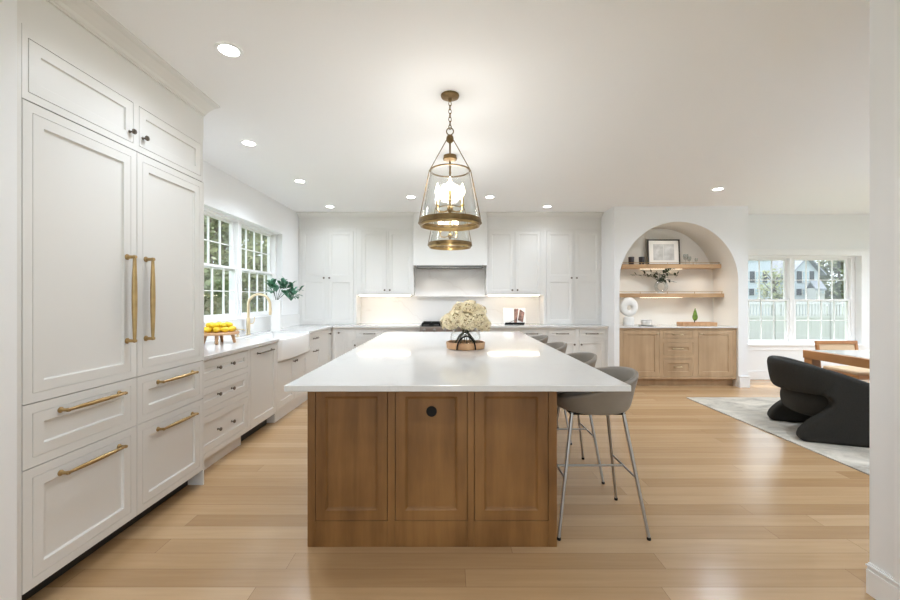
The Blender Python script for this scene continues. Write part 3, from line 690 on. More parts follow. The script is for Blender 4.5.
# ------------------------------------------------------------------ centrepiece
VX, VY = 0.136, 3.50
t = thing('serving_tray', 'round wooden tray with black arched handles on the island', 'tray', (VX, VY, 0.916))
MB().lathe([(0.001, 0), (0.155, 0), (0.165, 0.004), (0.170, 0.055), (0.168, 0.058), (0.158, 0.057), (0.153, 0.014), (0.001, 0.014)], 40, T(VX, VY, 0.916)).build('tray_body', M['boardwood'], t, smooth=True)
for sg in (-1, 1):
    pts = [(VX+0.078*math.cos(PI*i/16), VY+sg*(math.sqrt(0.175**2-(0.078*math.cos(PI*i/16))**2)+0.004), 0.922+0.115*math.sin(PI*i/16)) for i in range(17)]
    MB().tube(pts, 0.0065, 10).build('handle', M['black'], t, smooth=True)
t = thing('glass_vase', 'round clear glass vase standing in the wooden tray', 'vase', (VX, VY, 0.931))
MB().lathe([(0.001, 0.002), (0.07, 0.0), (0.115, 0.03), (0.135, 0.075), (0.125, 0.12), (0.09, 0.155), (0.075, 0.17), (0.085, 0.182), (0.082, 0.183), (0.071, 0.170), (0.086, 0.152), (0.120, 0.118), (0.130, 0.075), (0.111, 0.034), (0.068, 0.006), (0.001, 0.007)], 36, T(VX, VY, 0.931)).build('vase_body', M['clear'], t, smooth=True, angle=80)
def floret(mb, c, nrm, s, rnd):
    q = nrm.to_track_quat('Z', 'Y').to_matrix().to_4x4(); X = Matrix.Translation(c) @ q @ RZ(rnd.random()*2)
    for k in range(4):
        Y = X @ RZ(k*PI/2)
        mb.add([(0, 0, 0), (s*0.55, -s*0.42, s*0.18), (s*1.05, 0, s*0.10), (s*0.55, s*0.42, s*0.18)], [(0, 1, 2, 3)], Y)
rnd = random.Random(3)
heads = [(-0.155, 0.0, 1.155, 0.078), (-0.075, -0.07, 1.185, 0.085), (0.02, -0.10, 1.165, 0.088), (0.115, -0.06, 1.175, 0.085), (0.165, 0.02, 1.135, 0.072), (-0.05, 0.05, 1.255, 0.080), (0.04, -0.02, 1.270, 0.082), (0.12, 0.06, 1.235, 0.078), (-0.10, 0.09, 1.19, 0.07), (0.03, 0.11, 1.19, 0.075)]
pos = ['low at the far left of the bunch', 'at the front left of the bunch', 'at the front centre above the vase neck', 'at the front right of the bunch', 'low at the far right of the bunch', 'on the upper left of the bunch', 'at the very top of the bunch', 'on the upper right of the bunch', 'behind at the left of the bunch', 'behind at the centre of the bunch']
for k, (dx, dy, z, r) in enumerate(heads):
    c = Vector((VX+dx*0.92, VY+dy*0.92, z-0.012)); r *= 0.93
    t = thing('hydrangea', 'cream hydrangea '+pos[k], 'flower', (c.x, c.y, c.z), 0, 'hydrangeas in the glass vase')
    mb = MB(); N = 100
    for i in range(N):
        ph = math.acos(1-2*(i+0.5)/N); th = i*2.39996
        d = Vector((math.sin(ph)*math.cos(th), math.sin(ph)*math.sin(th), math.cos(ph)))
        if d.z < -0.75: continue
        dd = (d+Vector((rnd.uniform(-.25, .25), rnd.uniform(-.25, .25), rnd.uniform(-.25, .25)))).normalized()
        floret(mb, c+d*r*rnd.uniform(0.80, 1.10), dd, 0.0195, rnd)
    fh = mb.build('flower_head', M['petal'], t)
    MB().ball(c, r*0.72, 10).build('flower_core', M['core'], fh)
    a = 2*PI*k/len(heads)+0.4
    MB().tube([c, (VX+dx*0.15, VY+dy*0.15, 1.112), (VX-math.cos(a)*0.03, VY-math.sin(a)*0.03, 1.05), (VX-math.cos(a)*0.095, VY-math.sin(a)*0.09, 0.965)], 0.0042, 6).build('stem', M['stem'], t, smooth=True)

# ------------------------------------------------------------------ pendants
def pendant(label, y, x=0.0, rot=0.0):
    t = thing('pendant_lantern', label, 'pendant light', (x, y, CEIL), 0, 'pendant lanterns above the island')
    P = T(x, y, 0)
    MB().lathe([(0.001, CEIL), (0.062, CEIL), (0.064, CEIL-0.006), (0.060, CEIL-0.016), (0.045, CEIL-0.024), (0.014, CEIL-0.028), (0.010, CEIL-0.045), (0.001, CEIL-0.045)], 32, P).build('canopy', M['brass2'], t, smooth=True)
    ch = MB(); z = CEIL-0.045; i = 0
    while z > 2.535:
        pts = [(0.010*math.cos(a), 0, z-0.014+0.017*math.sin(a)) for a in [2*PI*k/12 for k in range(12)]]
        ch.tube(pts, 0.0026, 6, P @ RZ(PI/2*(i % 2)+0.4), closed=True); z -= 0.027; i += 1
    ch.build('chain', M['brass2'], t, smooth=True)
    MB().tube([(0.024*math.cos(2*PI*k/20), 0, 2.500+0.024*math.sin(2*PI*k/20)) for k in range(20)], 0.0038, 8, P, closed=True).build('loop', M['brass2'], t, smooth=True)
    MB().lathe([(0.001, 2.476), (0.010, 2.476), (0.022, 2.466), (0.026, 2.452), (0.024, 2.432), (0.014, 2.424), (0.008, 2.418), (0.001, 2.418)], 20, P).build('hub', M['brass2'], t, smooth=True)
    MB().tube([(0, 0, 2.42), (0, 0, 1.965)], 0.0065, 12, P).build('stem', M['brass2'], t, smooth=True)
    MB().lathe([(0.001, 2.322), (0.014, 2.322), (0.046, 2.320), (0.049, 2.312), (0.046, 2.304), (0.012, 2.298), (0.001, 2.298)], 28, P).build('smoke_disc', M['brass2'], t, smooth=True)
    def ring(nm, R, z0, z1, th, m):
        MB().lathe([(R-th, z0), (R, z0), (R, z1), (R-th, z1), (R-th, z0)], 56, P, cap=False).build(nm, m, t, smooth=True)
    ring('top_ring', 0.139, 2.224, 2.233, 0.006, M['brass2'])
    ring('bottom_ring', 0.214, 1.862, 1.895, 0.008, M['brass2'])
    ring('inner_ring', 0.203, 1.846, 1.870, 0.008, M['brass'])
    for k in range(2):
        a = PI*k+rot*0.2; ca, sa = math.cos(a), math.sin(a)
        MB().tube([(0.022*ca, 0.022*sa, 2.445), (0.143*ca, 0.143*sa, 2.228), (0.217*ca, 0.217*sa, 1.865)], 0.0030, 8, P).build('rod', M['brass2'], t, smooth=True)
    MB().lathe([(0.132, 2.230), (0.198, 1.870), (0.1955, 1.870), (0.1295, 2.230), (0.132, 2.230)], 48, P, cap=False).build('glass_shade', M['clear'], t, smooth=True)
    MB().lathe([(0.001, 1.985), (0.012, 1.985), (0.020, 1.972), (0.020, 1.955), (0.010, 1.942), (0.006, 1.930), (0.001, 1.926)], 20, P).build('arm_hub', M['brass2'], t, smooth=True)
    add_light('pendant_lamp', 'POINT', (x, y, 2.10), 5.5, (1, 0.97, 0.92), shadow_soft_size=0.09)
    for k in range(3):
        a = -PI/2+2*PI*k/3+rot; Q = P @ RZ(a)
        arm = MB().tube([(0.012, 0, 1.962), (0.05, 0, 1.952), (0.085, 0, 1.955), (0.098, 0, 1.970), (0.10, 0, 2.0)], 0.0042, 8, Q).build('arm', M['brass'], t, smooth=True)
        MB().lathe([(0.001, 2.0), (0.014, 2.0), (0.015, 2.006), (0.0095, 2.010), (0.0095, 2.068), (0.001, 2.068)], 16, Q @ T(0.10, 0, 0)).build('candle_sleeve', M['candle'], arm, smooth=True)
        MB().lathe([(0.001, 2.068), (0.008, 2.070), (0.0175, 2.092), (0.0165, 2.112), (0.008, 2.140), (0.002, 2.158), (0.001, 2.16)], 16, Q @ T(0.10, 0, 0)).build('bulb', M['bulb'], arm, smooth=True)
pendant('brass and glass lantern hanging over the near half of the island', 2.75)
pendant('brass and glass lantern seen smaller below the nearer one', 3.92, 0.0, 0.35)

# ------------------------------------------------------------------ recessed downlights
dl = [(-1.243, 2.25, 'beside the tall refrigerator'), (-1.81, 3.60, 'above the dishwasher'), (-1.79, 4.77, 'above the farmhouse sink'), (-1.83, 6.10, 'before the left tall cabinet'),
      (-0.54, 5.52, 'between pendant and left wall cabinet'), (0.55, 5.52, 'right of the pendants'), (1.48, 6.10, 'before the right wall cabinets'), (3.43, 5.12, 'in front of the arched niche')]
pw = {(3.43, 5.12): 50, (-1.243, 2.25): 20, (-1.83, 6.10): 11, (1.48, 6.10): 11, (-1.79, 4.77): 38, (-1.81, 3.60): 36}
unseen_fill = [(3.43, 2.6, 62, 'added as unseen fill above the near dining floor'), (5.7, 4.4, 90, 'added as unseen fill above the dining table end'), (5.7, 2.9, 60, 'added as unseen fill in the dining room near the side wall'), (7.2, 5.0, 70, 'added as unseen fill by the dining side opening'), (0.0, -1.4, 26, 'added as unseen fill in the hall behind'), (-0.9, 0.5, 14, 'added as unseen fill over the left kitchen entrance'), (0.9, 0.5, 26, 'added as unseen fill over the right kitchen entrance')]  # out-of-view ceiling spots added to brighten the rooms
for (x, y, s, e) in [(a, c, d, pw.get((a, c), DOWN_W)) for a, c, d in dl]+[(a, c, l, e) for a, c, e, l in unseen_fill]:
    t = thing('recessed_light', 'round white recessed ceiling light '+s, 'ceiling light', (x, y, CEIL), 0, 'recessed lights in the ceiling')
    MB().lathe([(0.072, CEIL-0.0005), (0.074, CEIL-0.003), (0.070, CEIL-0.006), (0.052, CEIL-0.004), (0.052, CEIL-0.0005)], 32, T(x, y, 0), cap=False).build('trim_ring', M['trim'], t, smooth=True)
    MB().lathe([(0.001, CEIL-0.002), (0.052, CEIL-0.002), (0.052, CEIL-0.0035), (0.001, CEIL-0.0035)], 32, T(x, y, 0)).build('lens', M['lens'], t)
    add_light('downlight_lamp', 'SPOT', (x, y, CEIL-0.02), e, DOWN_COL, spot_size=math.radians(155), spot_blend=0.9, shadow_soft_size=0.06)

# ------------------------------------------------------------------ left counter things
# faucet
t = thing('faucet', 'brass gooseneck faucet behind the farmhouse sink', 'faucet', (-2.42, 4.80, 0.916))
X = T(-2.42, 4.80, 0.916)
MB().lathe([(0.001, 0), (0.028, 0), (0.028, 0.008), (0.022, 0.012), (0.021, 0.20), (0.018, 0.205), (0.001, 0.206)], 24, X).build('faucet_body', M['fbrass'], t, smooth=True)
pts = [(0, 0, 0.20), (0, 0, 0.36)]+[(0.13-0.13*math.cos(PI*i/14), 0, 0.36+0.125*math.sin(PI*i/14)) for i in range(1, 15)]+[(0.262, 0, 0.30)]
MB().tube(pts, 0.0155, 14, X).build('spout', M['fbrass'], t, smooth=True)
MB().lathe([(0.001, 0.0), (0.014, 0.0), (0.017, 0.02), (0.017, 0.08), (0.013, 0.085), (0.001, 0.085)], 16, X @ T(0.262, 0, 0.235)).build('spray_head', M['fbrass'], t, smooth=True)
MB().tube([(0.02, 0, 0.13), (0.055, 0.0, 0.135), (0.07, 0.0, 0.16), (0.075, 0, 0.21)], 0.006, 10, X).build('lever', M['fbrass'], t, smooth=True)
t = thing('soap_dispenser', 'small brass soap dispenser left of the faucet', 'dispenser', (-2.42, 4.56, 0.916))
MB().lathe([(0.001, 0), (0.020, 0), (0.020, 0.006), (0.011, 0.010), (0.011, 0.07), (0.016, 0.074), (0.016, 0.088), (0.001, 0.09)], 18, T(-2.42, 4.56, 0.916)).tube([(-2.42, 4.56, 0.996), (-2.36, 4.56, 0.998), (-2.335, 4.56, 0.985)], 0.006, 10).build('pump', M['fbrass'], t, smooth=True)
# plant in tall vase
t = thing('tall_vase', 'tall white square vase in the window corner of the counter', 'vase', (-2.33, 5.36, 0.916))
b = MB(); X = T(-2.33, 5.36, 0.916) @ RZ(0.3)
b.box(-0.055, 0.055, -0.055, 0.055, 0, 0.006, X)
for (a, c, d, e) in ((-0.06, -0.05, -0.06, 0.06), (0.05, 0.06, -0.06, 0.06), (-0.05, 0.05, -0.06, -0.05), (-0.05, 0.05, 0.05, 0.06)): b.box(a, c, d, e, 0, 0.415, X)
b.build('vase_body', M['ceramic'], t, bevel=0.003)
def leaf_blade(mb, base, tip, wd, droop=0.2, nrm=None, segs=6):
    base, tip = Vector(base), Vector(tip); d = tip-base; L = d.length
    side = d.cross(Vector((0, 0, 1)));
    if side.length < 1e-4: side = Vector((1, 0, 0))
    side.normalize(); vs = []; fs = []
    for i in range(segs+1):
        s = i/segs; c = base+d*s+Vector((0, 0, 1))*(L*droop*(math.sin(PI*s)))
        ww = wd*math.sin(PI*min(1, s*0.95+0.05))**0.8*(1-0.25*s)
        vs += [c-side*ww+Vector((0, 0, ww*0.25)), c, c+side*ww+Vector((0, 0, ww*0.25))]
    for i in range(segs):
        fs += [(i*3, i*3+1, (i+1)*3+1, (i+1)*3), (i*3+1, i*3+2, (i+1)*3+2, (i+1)*3+1)]
    mb.add(vs, fs)
t = thing('leafy_branches', 'dark green leafy branches standing in the tall white vase', 'plant', (-2.33, 5.36, 0.93))
lf = MB(); sm = MB(); rnd = random.Random(11); o = Vector((-2.33, 5.36, 1.30))
tips = [(-0.06, -0.06, 0.20), (-0.02, -0.12, 0.22), (0.10, 0.05, 0.20), (0.20, 0.02, 0.20), (0.29, 0.06, 0.15), (0.22, -0.05, 0.02), (0.16, -0.04, 0.24), (0.24, 0.10, 0.06), (-0.08, 0.02, 0.12), (0.05, -0.10, 0.15)]
for tp in tips:
    e = o+Vector(tp); mid = o+Vector((tp[0]*0.45, tp[1]*0.45, max(0.13, tp[2]*0.9)))
    sm.tube([o-Vector((0, 0, 0.3)), o+Vector((tp[0]*0.1, tp[1]*0.1, 0.04)), mid, e], 0.0028, 6)
    for k in range(10):
        s = 0.25+0.75*k/9; p = mid.lerp(e, (s-0.25)/0.75)
        a = rnd.uniform(0, 2*PI); dd = Vector((math.cos(a)*0.6, math.sin(a)*0.6, rnd.uniform(-0.5, 0.5)))+(e-o).normalized()*0.6
        leaf_blade(lf, p, p+dd.normalized()*rnd.uniform(0.09, 0.13), 0.028)
lf.build('leaves', M['leaf'], t); sm.build('stem', M['stem'], t, smooth=True)
# riser with lemons
RXc, RYc = -2.25, 3.90
t = thing('wooden_riser', 'round wooden footed riser on the counter beside the tall freezer', 'riser', (RXc, RYc, 0.916))
MB().lathe([(0.001, 0.085), (0.168, 0.085), (0.176, 0.092), (0.176, 0.104), (0.170, 0.110), (0.001, 0.110)], 40, T(RXc, RYc, 0.916)).build('riser_top', M['boardwood'], t, smooth=True)
for k in range(4):
    a = k*PI/2+0.35; c, s = math.cos(a), math.sin(a)
    MB().tube([(RXc+c*0.115, RYc+s*0.115, 0.916+0.088), (RXc+c*0.135, RYc+s*0.135, 0.917)], [0.018, 0.013], 12).build('leg', M['boardwood'], t, smooth=True)
lemons = [(0.118*math.cos(a), 0.118*math.sin(a), 0) for a in [2*PI*k/10 for k in range(10)]]+[(0.05*math.cos(a), 0.05*math.sin(a), 0.0) for a in [0.3, 1.9, 3.4, 5.0]]+[(0.085*math.cos(a), 0.085*math.sin(a), 0.040) for a in [2*PI*k/7+0.3 for k in range(7)]]+[(0, 0, 0.040)]
lm = None
for k, (dx, dy, dz) in enumerate(lemons):
    loc = (RXc+dx, RYc+dy, 1.0265+dz+0.026)
    if lm is None:
        mb = MB().lathe([(0.0005, -0.040), (0.005, -0.038), (0.010, -0.034), (0.021, -0.022), (0.0262, -0.006), (0.0262, 0.008), (0.020, 0.023), (0.009, 0.034), (0.005, 0.040), (0.0005, 0.042)], 18, RX(PI/2))
        lm = mb.build('lemon', M['lemon'], smooth=True, angle=80); tag(lm, 'bright yellow lemon heaped on the wooden footed riser', 'lemon', 'lemons on the riser'); lm.location = loc
    else:
        o2 = lm.copy(); COL.objects.link(o2); o2.location = loc; o2.rotation_euler = (0, 0, k*1.3)

# ------------------------------------------------------------------ niche cabinet and shelves
F = FB(6.125); NW = M['nichewood']
cabinet('niche_cabinet', 'light oak cabinet with two doors and three drawers in the niche', 'cabinet', F, 2.582, 4.388, 0.116, 0.895, 0.54,
        [('door', 2.648, 3.205, 0.155, 0.865, [('knob', 3.165, 0.805)]),
         ('drawer', 3.270, 3.722, 0.735, 0.865, [('pull', 3.49, 0.795, 0.14)]), ('drawer', 3.270, 3.722, 0.480, 0.675, [('pull', 3.49, 0.58, 0.14)]), ('drawer', 3.270, 3.722, 0.155, 0.425, [('pull', 3.49, 0.30, 0.10)]),
         ('door', 3.800, 4.335, 0.155, 0.865, [('knob', 3.84, 0.805)])], NW, M['fbrass'], gap=0.004, toe=(2.582, 4.388, 0.08, NW), rail=0.065, ks=1.0)
tag(MB().box(2.582, 4.388, 6.10, 6.668, 0.896, 0.918).build('niche_countertop', M['quartz'], bevel=0.002), 'thin white slab on the oak cabinet in the arched niche', 'countertop')
def shelf(label, z0, z1):
    hw0 = AR if z1 < AS else math.sqrt(AR*AR-(z1-AS)**2)
    hw1 = AR if z0 < AS else math.sqrt(AR*AR-(z0-AS)**2)
    hw = min(hw0, hw1)-0.003
    t = thing('floating_shelf', label, 'shelf', (AX, 6.53, z0), 0, 'oak shelves in the arched niche')
    MB().box(AX-hw, AX+hw, 6.40, 6.668, z0, z1).build('board', M['shelfwood'], t, bevel=0.002)
    r = MB().tube([(AX-hw+0.02, 6.412, z1+0.028), (AX+hw-0.015, 6.412, z1+0.028)], 0.0035, 8)
    r.build('gallery_rail', M['brass'], t, smooth=True)
    for q in range(5):
        xx = AX-hw+0.03+(2*hw-0.06)*q/4
        MB().lathe([(0.007, z1), (0.007, z1+0.003), (0.0035, z1+0.006), (0.0035, z1+0.026), (0.006, z1+0.031), (0.001, z1+0.034)], 10, T(xx, 6.412, 0)).build('rail_post', M['brass'], t, smooth=True)
    MB().box(AX-0.35, AX+0.35, 6.60, 6.612, z0-0.004, z0-0.0005).build('led_strip', mat('shelf_led', (1, 1, 1), 0.5, emit=(1, 0.84, 0.64), estr=1.8), t)
shelf('upper oak shelf with a thin brass rail carrying the framed picture', 1.835, 1.895)
shelf('lower oak shelf with a thin brass rail carrying the round vase', 1.365, 1.428)
for z, dx, e in ((1.83, 0.62, 2.2), (1.83, -0.55, 1.6), (1.36, 0.62, 2.2), (1.36, -0.55, 1.6), (1.36, 0.05, 1.4), (1.83, 0.05, 1.4), (2.46, 0.0, 3.5)):
    add_light('niche_lamp', 'SPOT', (AX+dx, 6.44 if z < 2 else 6.25, z), e, (1, 0.92, 0.82), spot_size=math.radians(150), spot_blend=0.9, shadow_soft_size=0.03)
# picture
t = thing('framed_picture', 'dark framed pale grey print leaning on the upper niche shelf', 'picture', (3.48, 6.56, 1.896))
X = T(3.515, 6.56, 1.896) @ RX(-0.06); W, H = 0.265, 0.425
b = MB().box(-W, W, 0, 0.02, 0, 0.02, X).box(-W, W, 0, 0.02, H-0.02, H, X).box(-W, -W+0.02, 0, 0.02, 0.02, H-0.02, X).box(W-0.02, W, 0, 0.02, 0.02, H-0.02, X).box(-W+0.005, W-0.005, 0.012, 0.018, 0.005, H-0.005, X)
b.build('frame', mat('dark_frame', (0.05, 0.045, 0.04), 0.4), t)
MB().box(-W+0.02, W-0.02, 0.008, 0.012, 0.02, H-0.02, X).build('mat_board', M['paper'], t)
MB().box(-0.17, -0.005, 0.005, 0.008, 0.08, 0.345, X).box(0.0, 0.17, 0.005, 0.008, 0.08, 0.345, X).build('print', M['art'], t)
# tumblers
def tumbler(x, label):
    t = thing('tumbler', label, 'glass', (x, 6.50, 1.896), 0, 'dark tumblers on the upper shelf')
    MB().lathe([(0.001, 0), (0.036, 0), (0.040, 0.01), (0.046, 0.125), (0.043, 0.125), (0.037, 0.014), (0.001, 0.012)], 24, T(x, 6.50, 1.896)).build('cup', M['smoke'], t, smooth=True)
tumbler(2.945, 'dark smoked tumbler at the left end of the upper shelf'); tumbler(3.115, 'dark smoked tumbler next to the picture frame')
# clear stemware
def goblet(x, y, s, label):
    t = thing('crystal_goblet', label, 'glass', (x, y, 1.896), 0, 'clear glassware on the upper shelf')
    MB().lathe([(0.001, 0), (0.032*s, 0), (0.030*s, 0.004), (0.005*s, 0.008*s), (0.005*s, 0.07*s), (0.030*s, 0.09*s), (0.040*s, 0.13*s), (0.036*s, 0.17*s), (0.034*s, 0.17*s), (0.037*s, 0.13*s), (0.027*s, 0.094*s), (0.001, 0.078*s)], 20, T(x, y, 1.896)).build('bowl', M['crystal'], t, smooth=True, angle=80)
goblet(3.83, 6.50, 1.0, 'clear stemmed glass right beside the picture frame'); goblet(3.91, 6.54, 0.8, 'small clear stemmed glass further right of the picture'); goblet(3.99, 6.48, 0.6, 'smallest clear stemmed glass on the upper shelf')
# lower shelf: ring vase + eucalyptus
t = thing('ring_vase', 'clear and white round vase on the lower niche shelf', 'vase', (3.43, 6.50, 1.429))
MB().tube([(3.43+0.085*math.cos(2*PI*k/32), 6.50, 1.429+0.112+0.085*math.sin(2*PI*k/32)) for k in range(32)], 0.026, 14, closed=True).build('ring', M['crystal'], t, smooth=True, angle=80)
MB().lathe([(0.001, 1.429), (0.05, 1.429), (0.045, 1.437), (0.02, 1.445), (0.001, 1.447)], 20, T(3.43, 6.50, 0)).build('foot', M['ceramic'], t, smooth=True)
MB().lathe([(0.018, 1.635), (0.022, 1.665), (0.019, 1.665), (0.015, 1.635)], 16, T(3.43, 6.50, 0), cap=False).build('neck', M['crystal'], t, smooth=True)
t = thing('eucalyptus_sprig', 'spreading dark eucalyptus branches in the round vase', 'plant', (3.43, 6.50, 1.60))
lf = MB(); sm = MB(); rnd = random.Random(5); o = Vector((3.43, 6.50, 1.63))
ends = [(-0.50, -0.02, 0.10), (-0.36, -0.06, 0.17), (-0.22, 0.04, 0.07), (0.12, -0.03, 0.24), (0.22, -0.05, 0.20), (0.28, 0.0, 0.10), (0.20, 0.02, -0.01), (-0.12, -0.06, 0.12)]
for e in ends:
    E = o+Vector(e); m1 = o+Vector((e[0]*0.4, e[1]*0.4, e[2]*0.65+0.03))
    sm.tube([o-Vector((0, 0, 0.03)), m1, E], 0.0022, 5)
    for k in range(15):
        s = k/14; p = (o.lerp(m1, s*2) if s < 0.5 else m1.lerp(E, s*2-1))+Vector((rnd.uniform(-.012, .012), rnd.uniform(-.012, .012), rnd.uniform(-.012, .012)))
        a = rnd.uniform(0, 2*PI); dd = Vector((math.cos(a), 0.5*rnd.uniform(-1, 1), math.sin(a))).normalized()
        leaf_blade(lf, p, p+dd*rnd.uniform(0.045, 0.065), 0.021, 0.1, segs=4)
lf.build('leaves', M['euca'], t); sm.build('stem', M['stem'], t, smooth=True)
# counter of the niche
t = thing('ring_sculpture', 'white upright ring sculpture on the niche counter', 'sculpture', (2.86, 6.40, 0.919))
R, r = 0.090, 0.056
mb = MB(); vs = []; fs = []; n1, n2 = 40, 16
for i in range(n1):
    a = 2*PI*i/n1; rr = r*(1+0.15*math.sin(a))
    for j in range(n2):
        q = 2*PI*j/n2; d = R+rr*math.cos(q); vs.append((2.86+d*math.cos(a), 6.40+0.042*math.sin(q), 0.919+0.285+d*1.05*math.sin(a)))
for i in range(n1):
    for j in range(n2): fs.append((i*n2+j, ((i+1) % n1)*n2+j, ((i+1) % n1)*n2+(j+1) % n2, i*n2+(j+1) % n2))
mb.add(vs, fs).build('ring', M['ceramic'], t, smooth=True, angle=80)
MB().lathe([(0.001, 0), (0.082, 0), (0.086, 0.006), (0.084, 0.11), (0.076, 0.13), (0.04, 0.135), (0.001, 0.135)], 32, T(2.86, 6.40, 0.919), 1, 0.6).build('plinth', M['ceramic'], t, smooth=True)
def dish(name, label, x, y, z, prof, cat):
    t = tag(MB().lathe(prof, 32).build(name, M['ceramic'], smooth=True), label, cat); t.location = (x, y, z); return t
dish('plate', 'white plate under the bowl on the niche counter', 3.13, 6.36, 0.919, [(0.001, 0), (0.08, 0), (0.135, 0.014), (0.137, 0.018), (0.08, 0.008), (0.001, 0.007)], 'plate')
dish('bowl', 'white ceramic bowl resting on the plate', 3.12, 6.36, 0.9265, [(0.001, 0), (0.045, 0), (0.065, 0.02), (0.085, 0.065), (0.081, 0.067), (0.06, 0.024), (0.001, 0.01)], 'bowl')
dish('bowl', 'smaller white bowl nested in the lower bowl', 3.12, 6.36, 0.9555, [(0.001, 0), (0.035, 0), (0.055, 0.02), (0.075, 0.055), (0.071, 0.057), (0.05, 0.024), (0.001, 0.01)], 'bowl')
t = thing('serving_board', 'long brown wooden board on the niche counter', 'board', (3.92, 6.34, 0.919))
MB().box(3.64, 4.18, 6.25, 6.43, 0.919, 0.932).box(3.64, 4.18, 6.25, 6.262, 0.932, 0.972).box(3.64, 4.18, 6.418, 6.43, 0.932, 0.972).box(3.64, 3.652, 6.262, 6.418, 0.932, 0.972).box(4.168, 4.18, 6.262, 6.418, 0.932, 0.972).build('board', M['boardwood'], t, bevel=0.003)
t = thing('leaf_bottle', 'pointed green ornament on a dark stem standing on the board', 'ornament', (3.885, 6.34, 0.933))
MB().lathe([(0.001, 0), (0.028, 0), (0.026, 0.006), (0.007, 0.012), (0.007, 0.075), (0.001, 0.076)], 16, T(3.875, 6.34, 0.933)).build('stem', M['black'], t, smooth=True)
MB().lathe([(0.001, 0.06), (0.022, 0.068), (0.040, 0.10), (0.040, 0.135), (0.026, 0.19), (0.012, 0.235), (0.003, 0.26), (0.001, 0.265)], 20, T(3.885, 6.34, 0.933), 1, 0.7).build('leaf_body', M['pear'], t, smooth=True)

# ------------------------------------------------------------------ dining: rug, table, chairs
tag(MB().box(3.20, 7.4, 2.15, 5.42, 0.0005, 0.010).build('area_rug', M['rug'], bevel=0.003), 'faded cream and grey area rug under the dining set', 'rug')
t = thing('dining_table', 'cherry wood dining table with a thick edge on the rug', 'table', (4.9, 3.8, 0.01))
b = MB().box(4.11, 5.75, 2.35, 4.66, 0.660, 0.750); b.build('table_top', M['tablewood'], t, bevel=0.003)
MB().box(4.16, 5.70, 2.40, 4.61, 0.7502, 0.7545).build('glare_sheet', M['quartz'], t)['label'] = 'pale sheet standing in for sky glare on the wooden top'  # pale colour laid on the wood in place of reflected sky
for (x, y) in ((4.11, 2.36), (5.64, 2.36), (4.11, 4.55), (5.64, 4.55)):
    MB().box(x+0.005, x+0.105, y, y+0.10, 0.0105, 0.66).build('leg', M['tablewood'], t, bevel=0.004)
# wooden chair at the far side
t = thing('dining_chair', 'cherry wood chair with pale woven back beyond the dining table', 'chair', (5.11, 5.0, 0.01))
wd = M['tablewood']; cx = 5.11
X = T(cx, 5.24, 0.44) @ RX(-0.12)
b = MB().box(-0.275, 0.275, 0, 0.03, 0.31, 0.355, X).box(-0.275, 0.275, 0, 0.03, 0.10, 0.14, X).box(-0.275, -0.235, 0, 0.03, 0.14, 0.31, X).box(0.235, 0.275, 0, 0.03, 0.14, 0.31, X).box(-0.275, -0.24, 0, 0.03, -0.02, 0.10, X).box(0.24, 0.275, 0, 0.03, -0.02, 0.10, X)
b.build('back_frame', wd, t, bevel=0.006)
MB().box(-0.236, 0.236, 0.010, 0.020, 0.139, 0.311, X).build('back_panel', M['cane'], t)
MB().box(cx-0.25, cx+0.25, 4.76, 5.22, 0.43, 0.475).build('seat_pad', M['cane'], t, bevel=0.015)
MB().box(cx-0.27, cx+0.27, 4.74, 5.26, 0.385, 0.430).build('seat_frame', wd, t, bevel=0.004)
for sx in (-1, 1):
    MB().tube([(cx+sx*0.25, 5.24, 0.40), (cx+sx*0.255, 5.27, 0.2), (cx+sx*0.27, 5.33, 0.0105)], [0.022, 0.02, 0.016], 10).build('leg', wd, t, smooth=True)
    MB().tube([(cx+sx*0.25, 4.77, 0.40), (cx+sx*0.25, 4.765, 0.2), (cx+sx*0.25, 4.75, 0.0105)], [0.022, 0.02, 0.016], 10).build('leg', wd, t, smooth=True)
# black sculptural armchair (built round its own origin, then turned)
CR = 0.345
t = thing('tub_armchair', 'black boucle sculptural armchair on the rug beside the dining table', 'armchair', (3.755, 4.0, 0.0105), math.radians(-20))
mb = MB(); vs = []; fs = []; path = []
for i in range(8): path.append((0.46-0.46*i/8, -CR))
for i in range(25): a = -PI/2-PI*i/24; path.append((1.15*CR*math.cos(a), CR*math.sin(a)))
for i in range(1, 9): path.append((0.46*i/8, CR))
ns = len(path); nsec = 16
for i, (x, y) in enumerate(path):
    p0 = Vector((*path[max(0, i-1)], 0)); p1 = Vector((*path[min(ns-1, i+1)], 0)); tg = (p1-p0).normalized(); nn = Vector((tg.y, -tg.x, 0))
    f = max(0.0, min(1.0, (x+1.15*CR)/(1.15*CR+0.46)))     # 0 at back, 1 at front
    zt = 0.735-0.30*(f**1.5); zb = 0.425 if f < 0.5 else 0.425-0.25*(f-0.5)*2
    hc, hh, th = (zt+zb)/2, (zt-zb)/2, 0.060
    for k in range(nsec):
        q = 2*PI*k/nsec; c, sn = math.cos(q), math.sin(q)
        ex = math.copysign(abs(c)**0.6, c)*th; ez = math.copysign(abs(sn)**0.6, sn)*hh
        vs.append(Vector((x, y, hc+ez))-nn*ex+nn*(ez/hh)*(-0.022)*(1-f))
for i in range(ns-1):
    for k in range(nsec): fs.append((i*nsec+k, i*nsec+(k+1) % nsec, (i+1)*nsec+(k+1) % nsec, (i+1)*nsec+k))
fs.append(tuple(range(nsec))); fs.append(tuple(reversed(range((ns-1)*nsec, ns*nsec))))
mb.add(vs, fs)
side = [(-0.335, 0.0), (-0.36, 0.04), (-0.345, 0.10), (-0.28, 0.18), (-0.17, 0.27), (-0.11, 0.34), (-0.11, 0.39), (-0.16, 0.44), (-0.10, 0.56), (0.10, 0.55), (0.30, 0.48), (0.46, 0.40), (0.48, 0.25), (0.46, 0.0)]
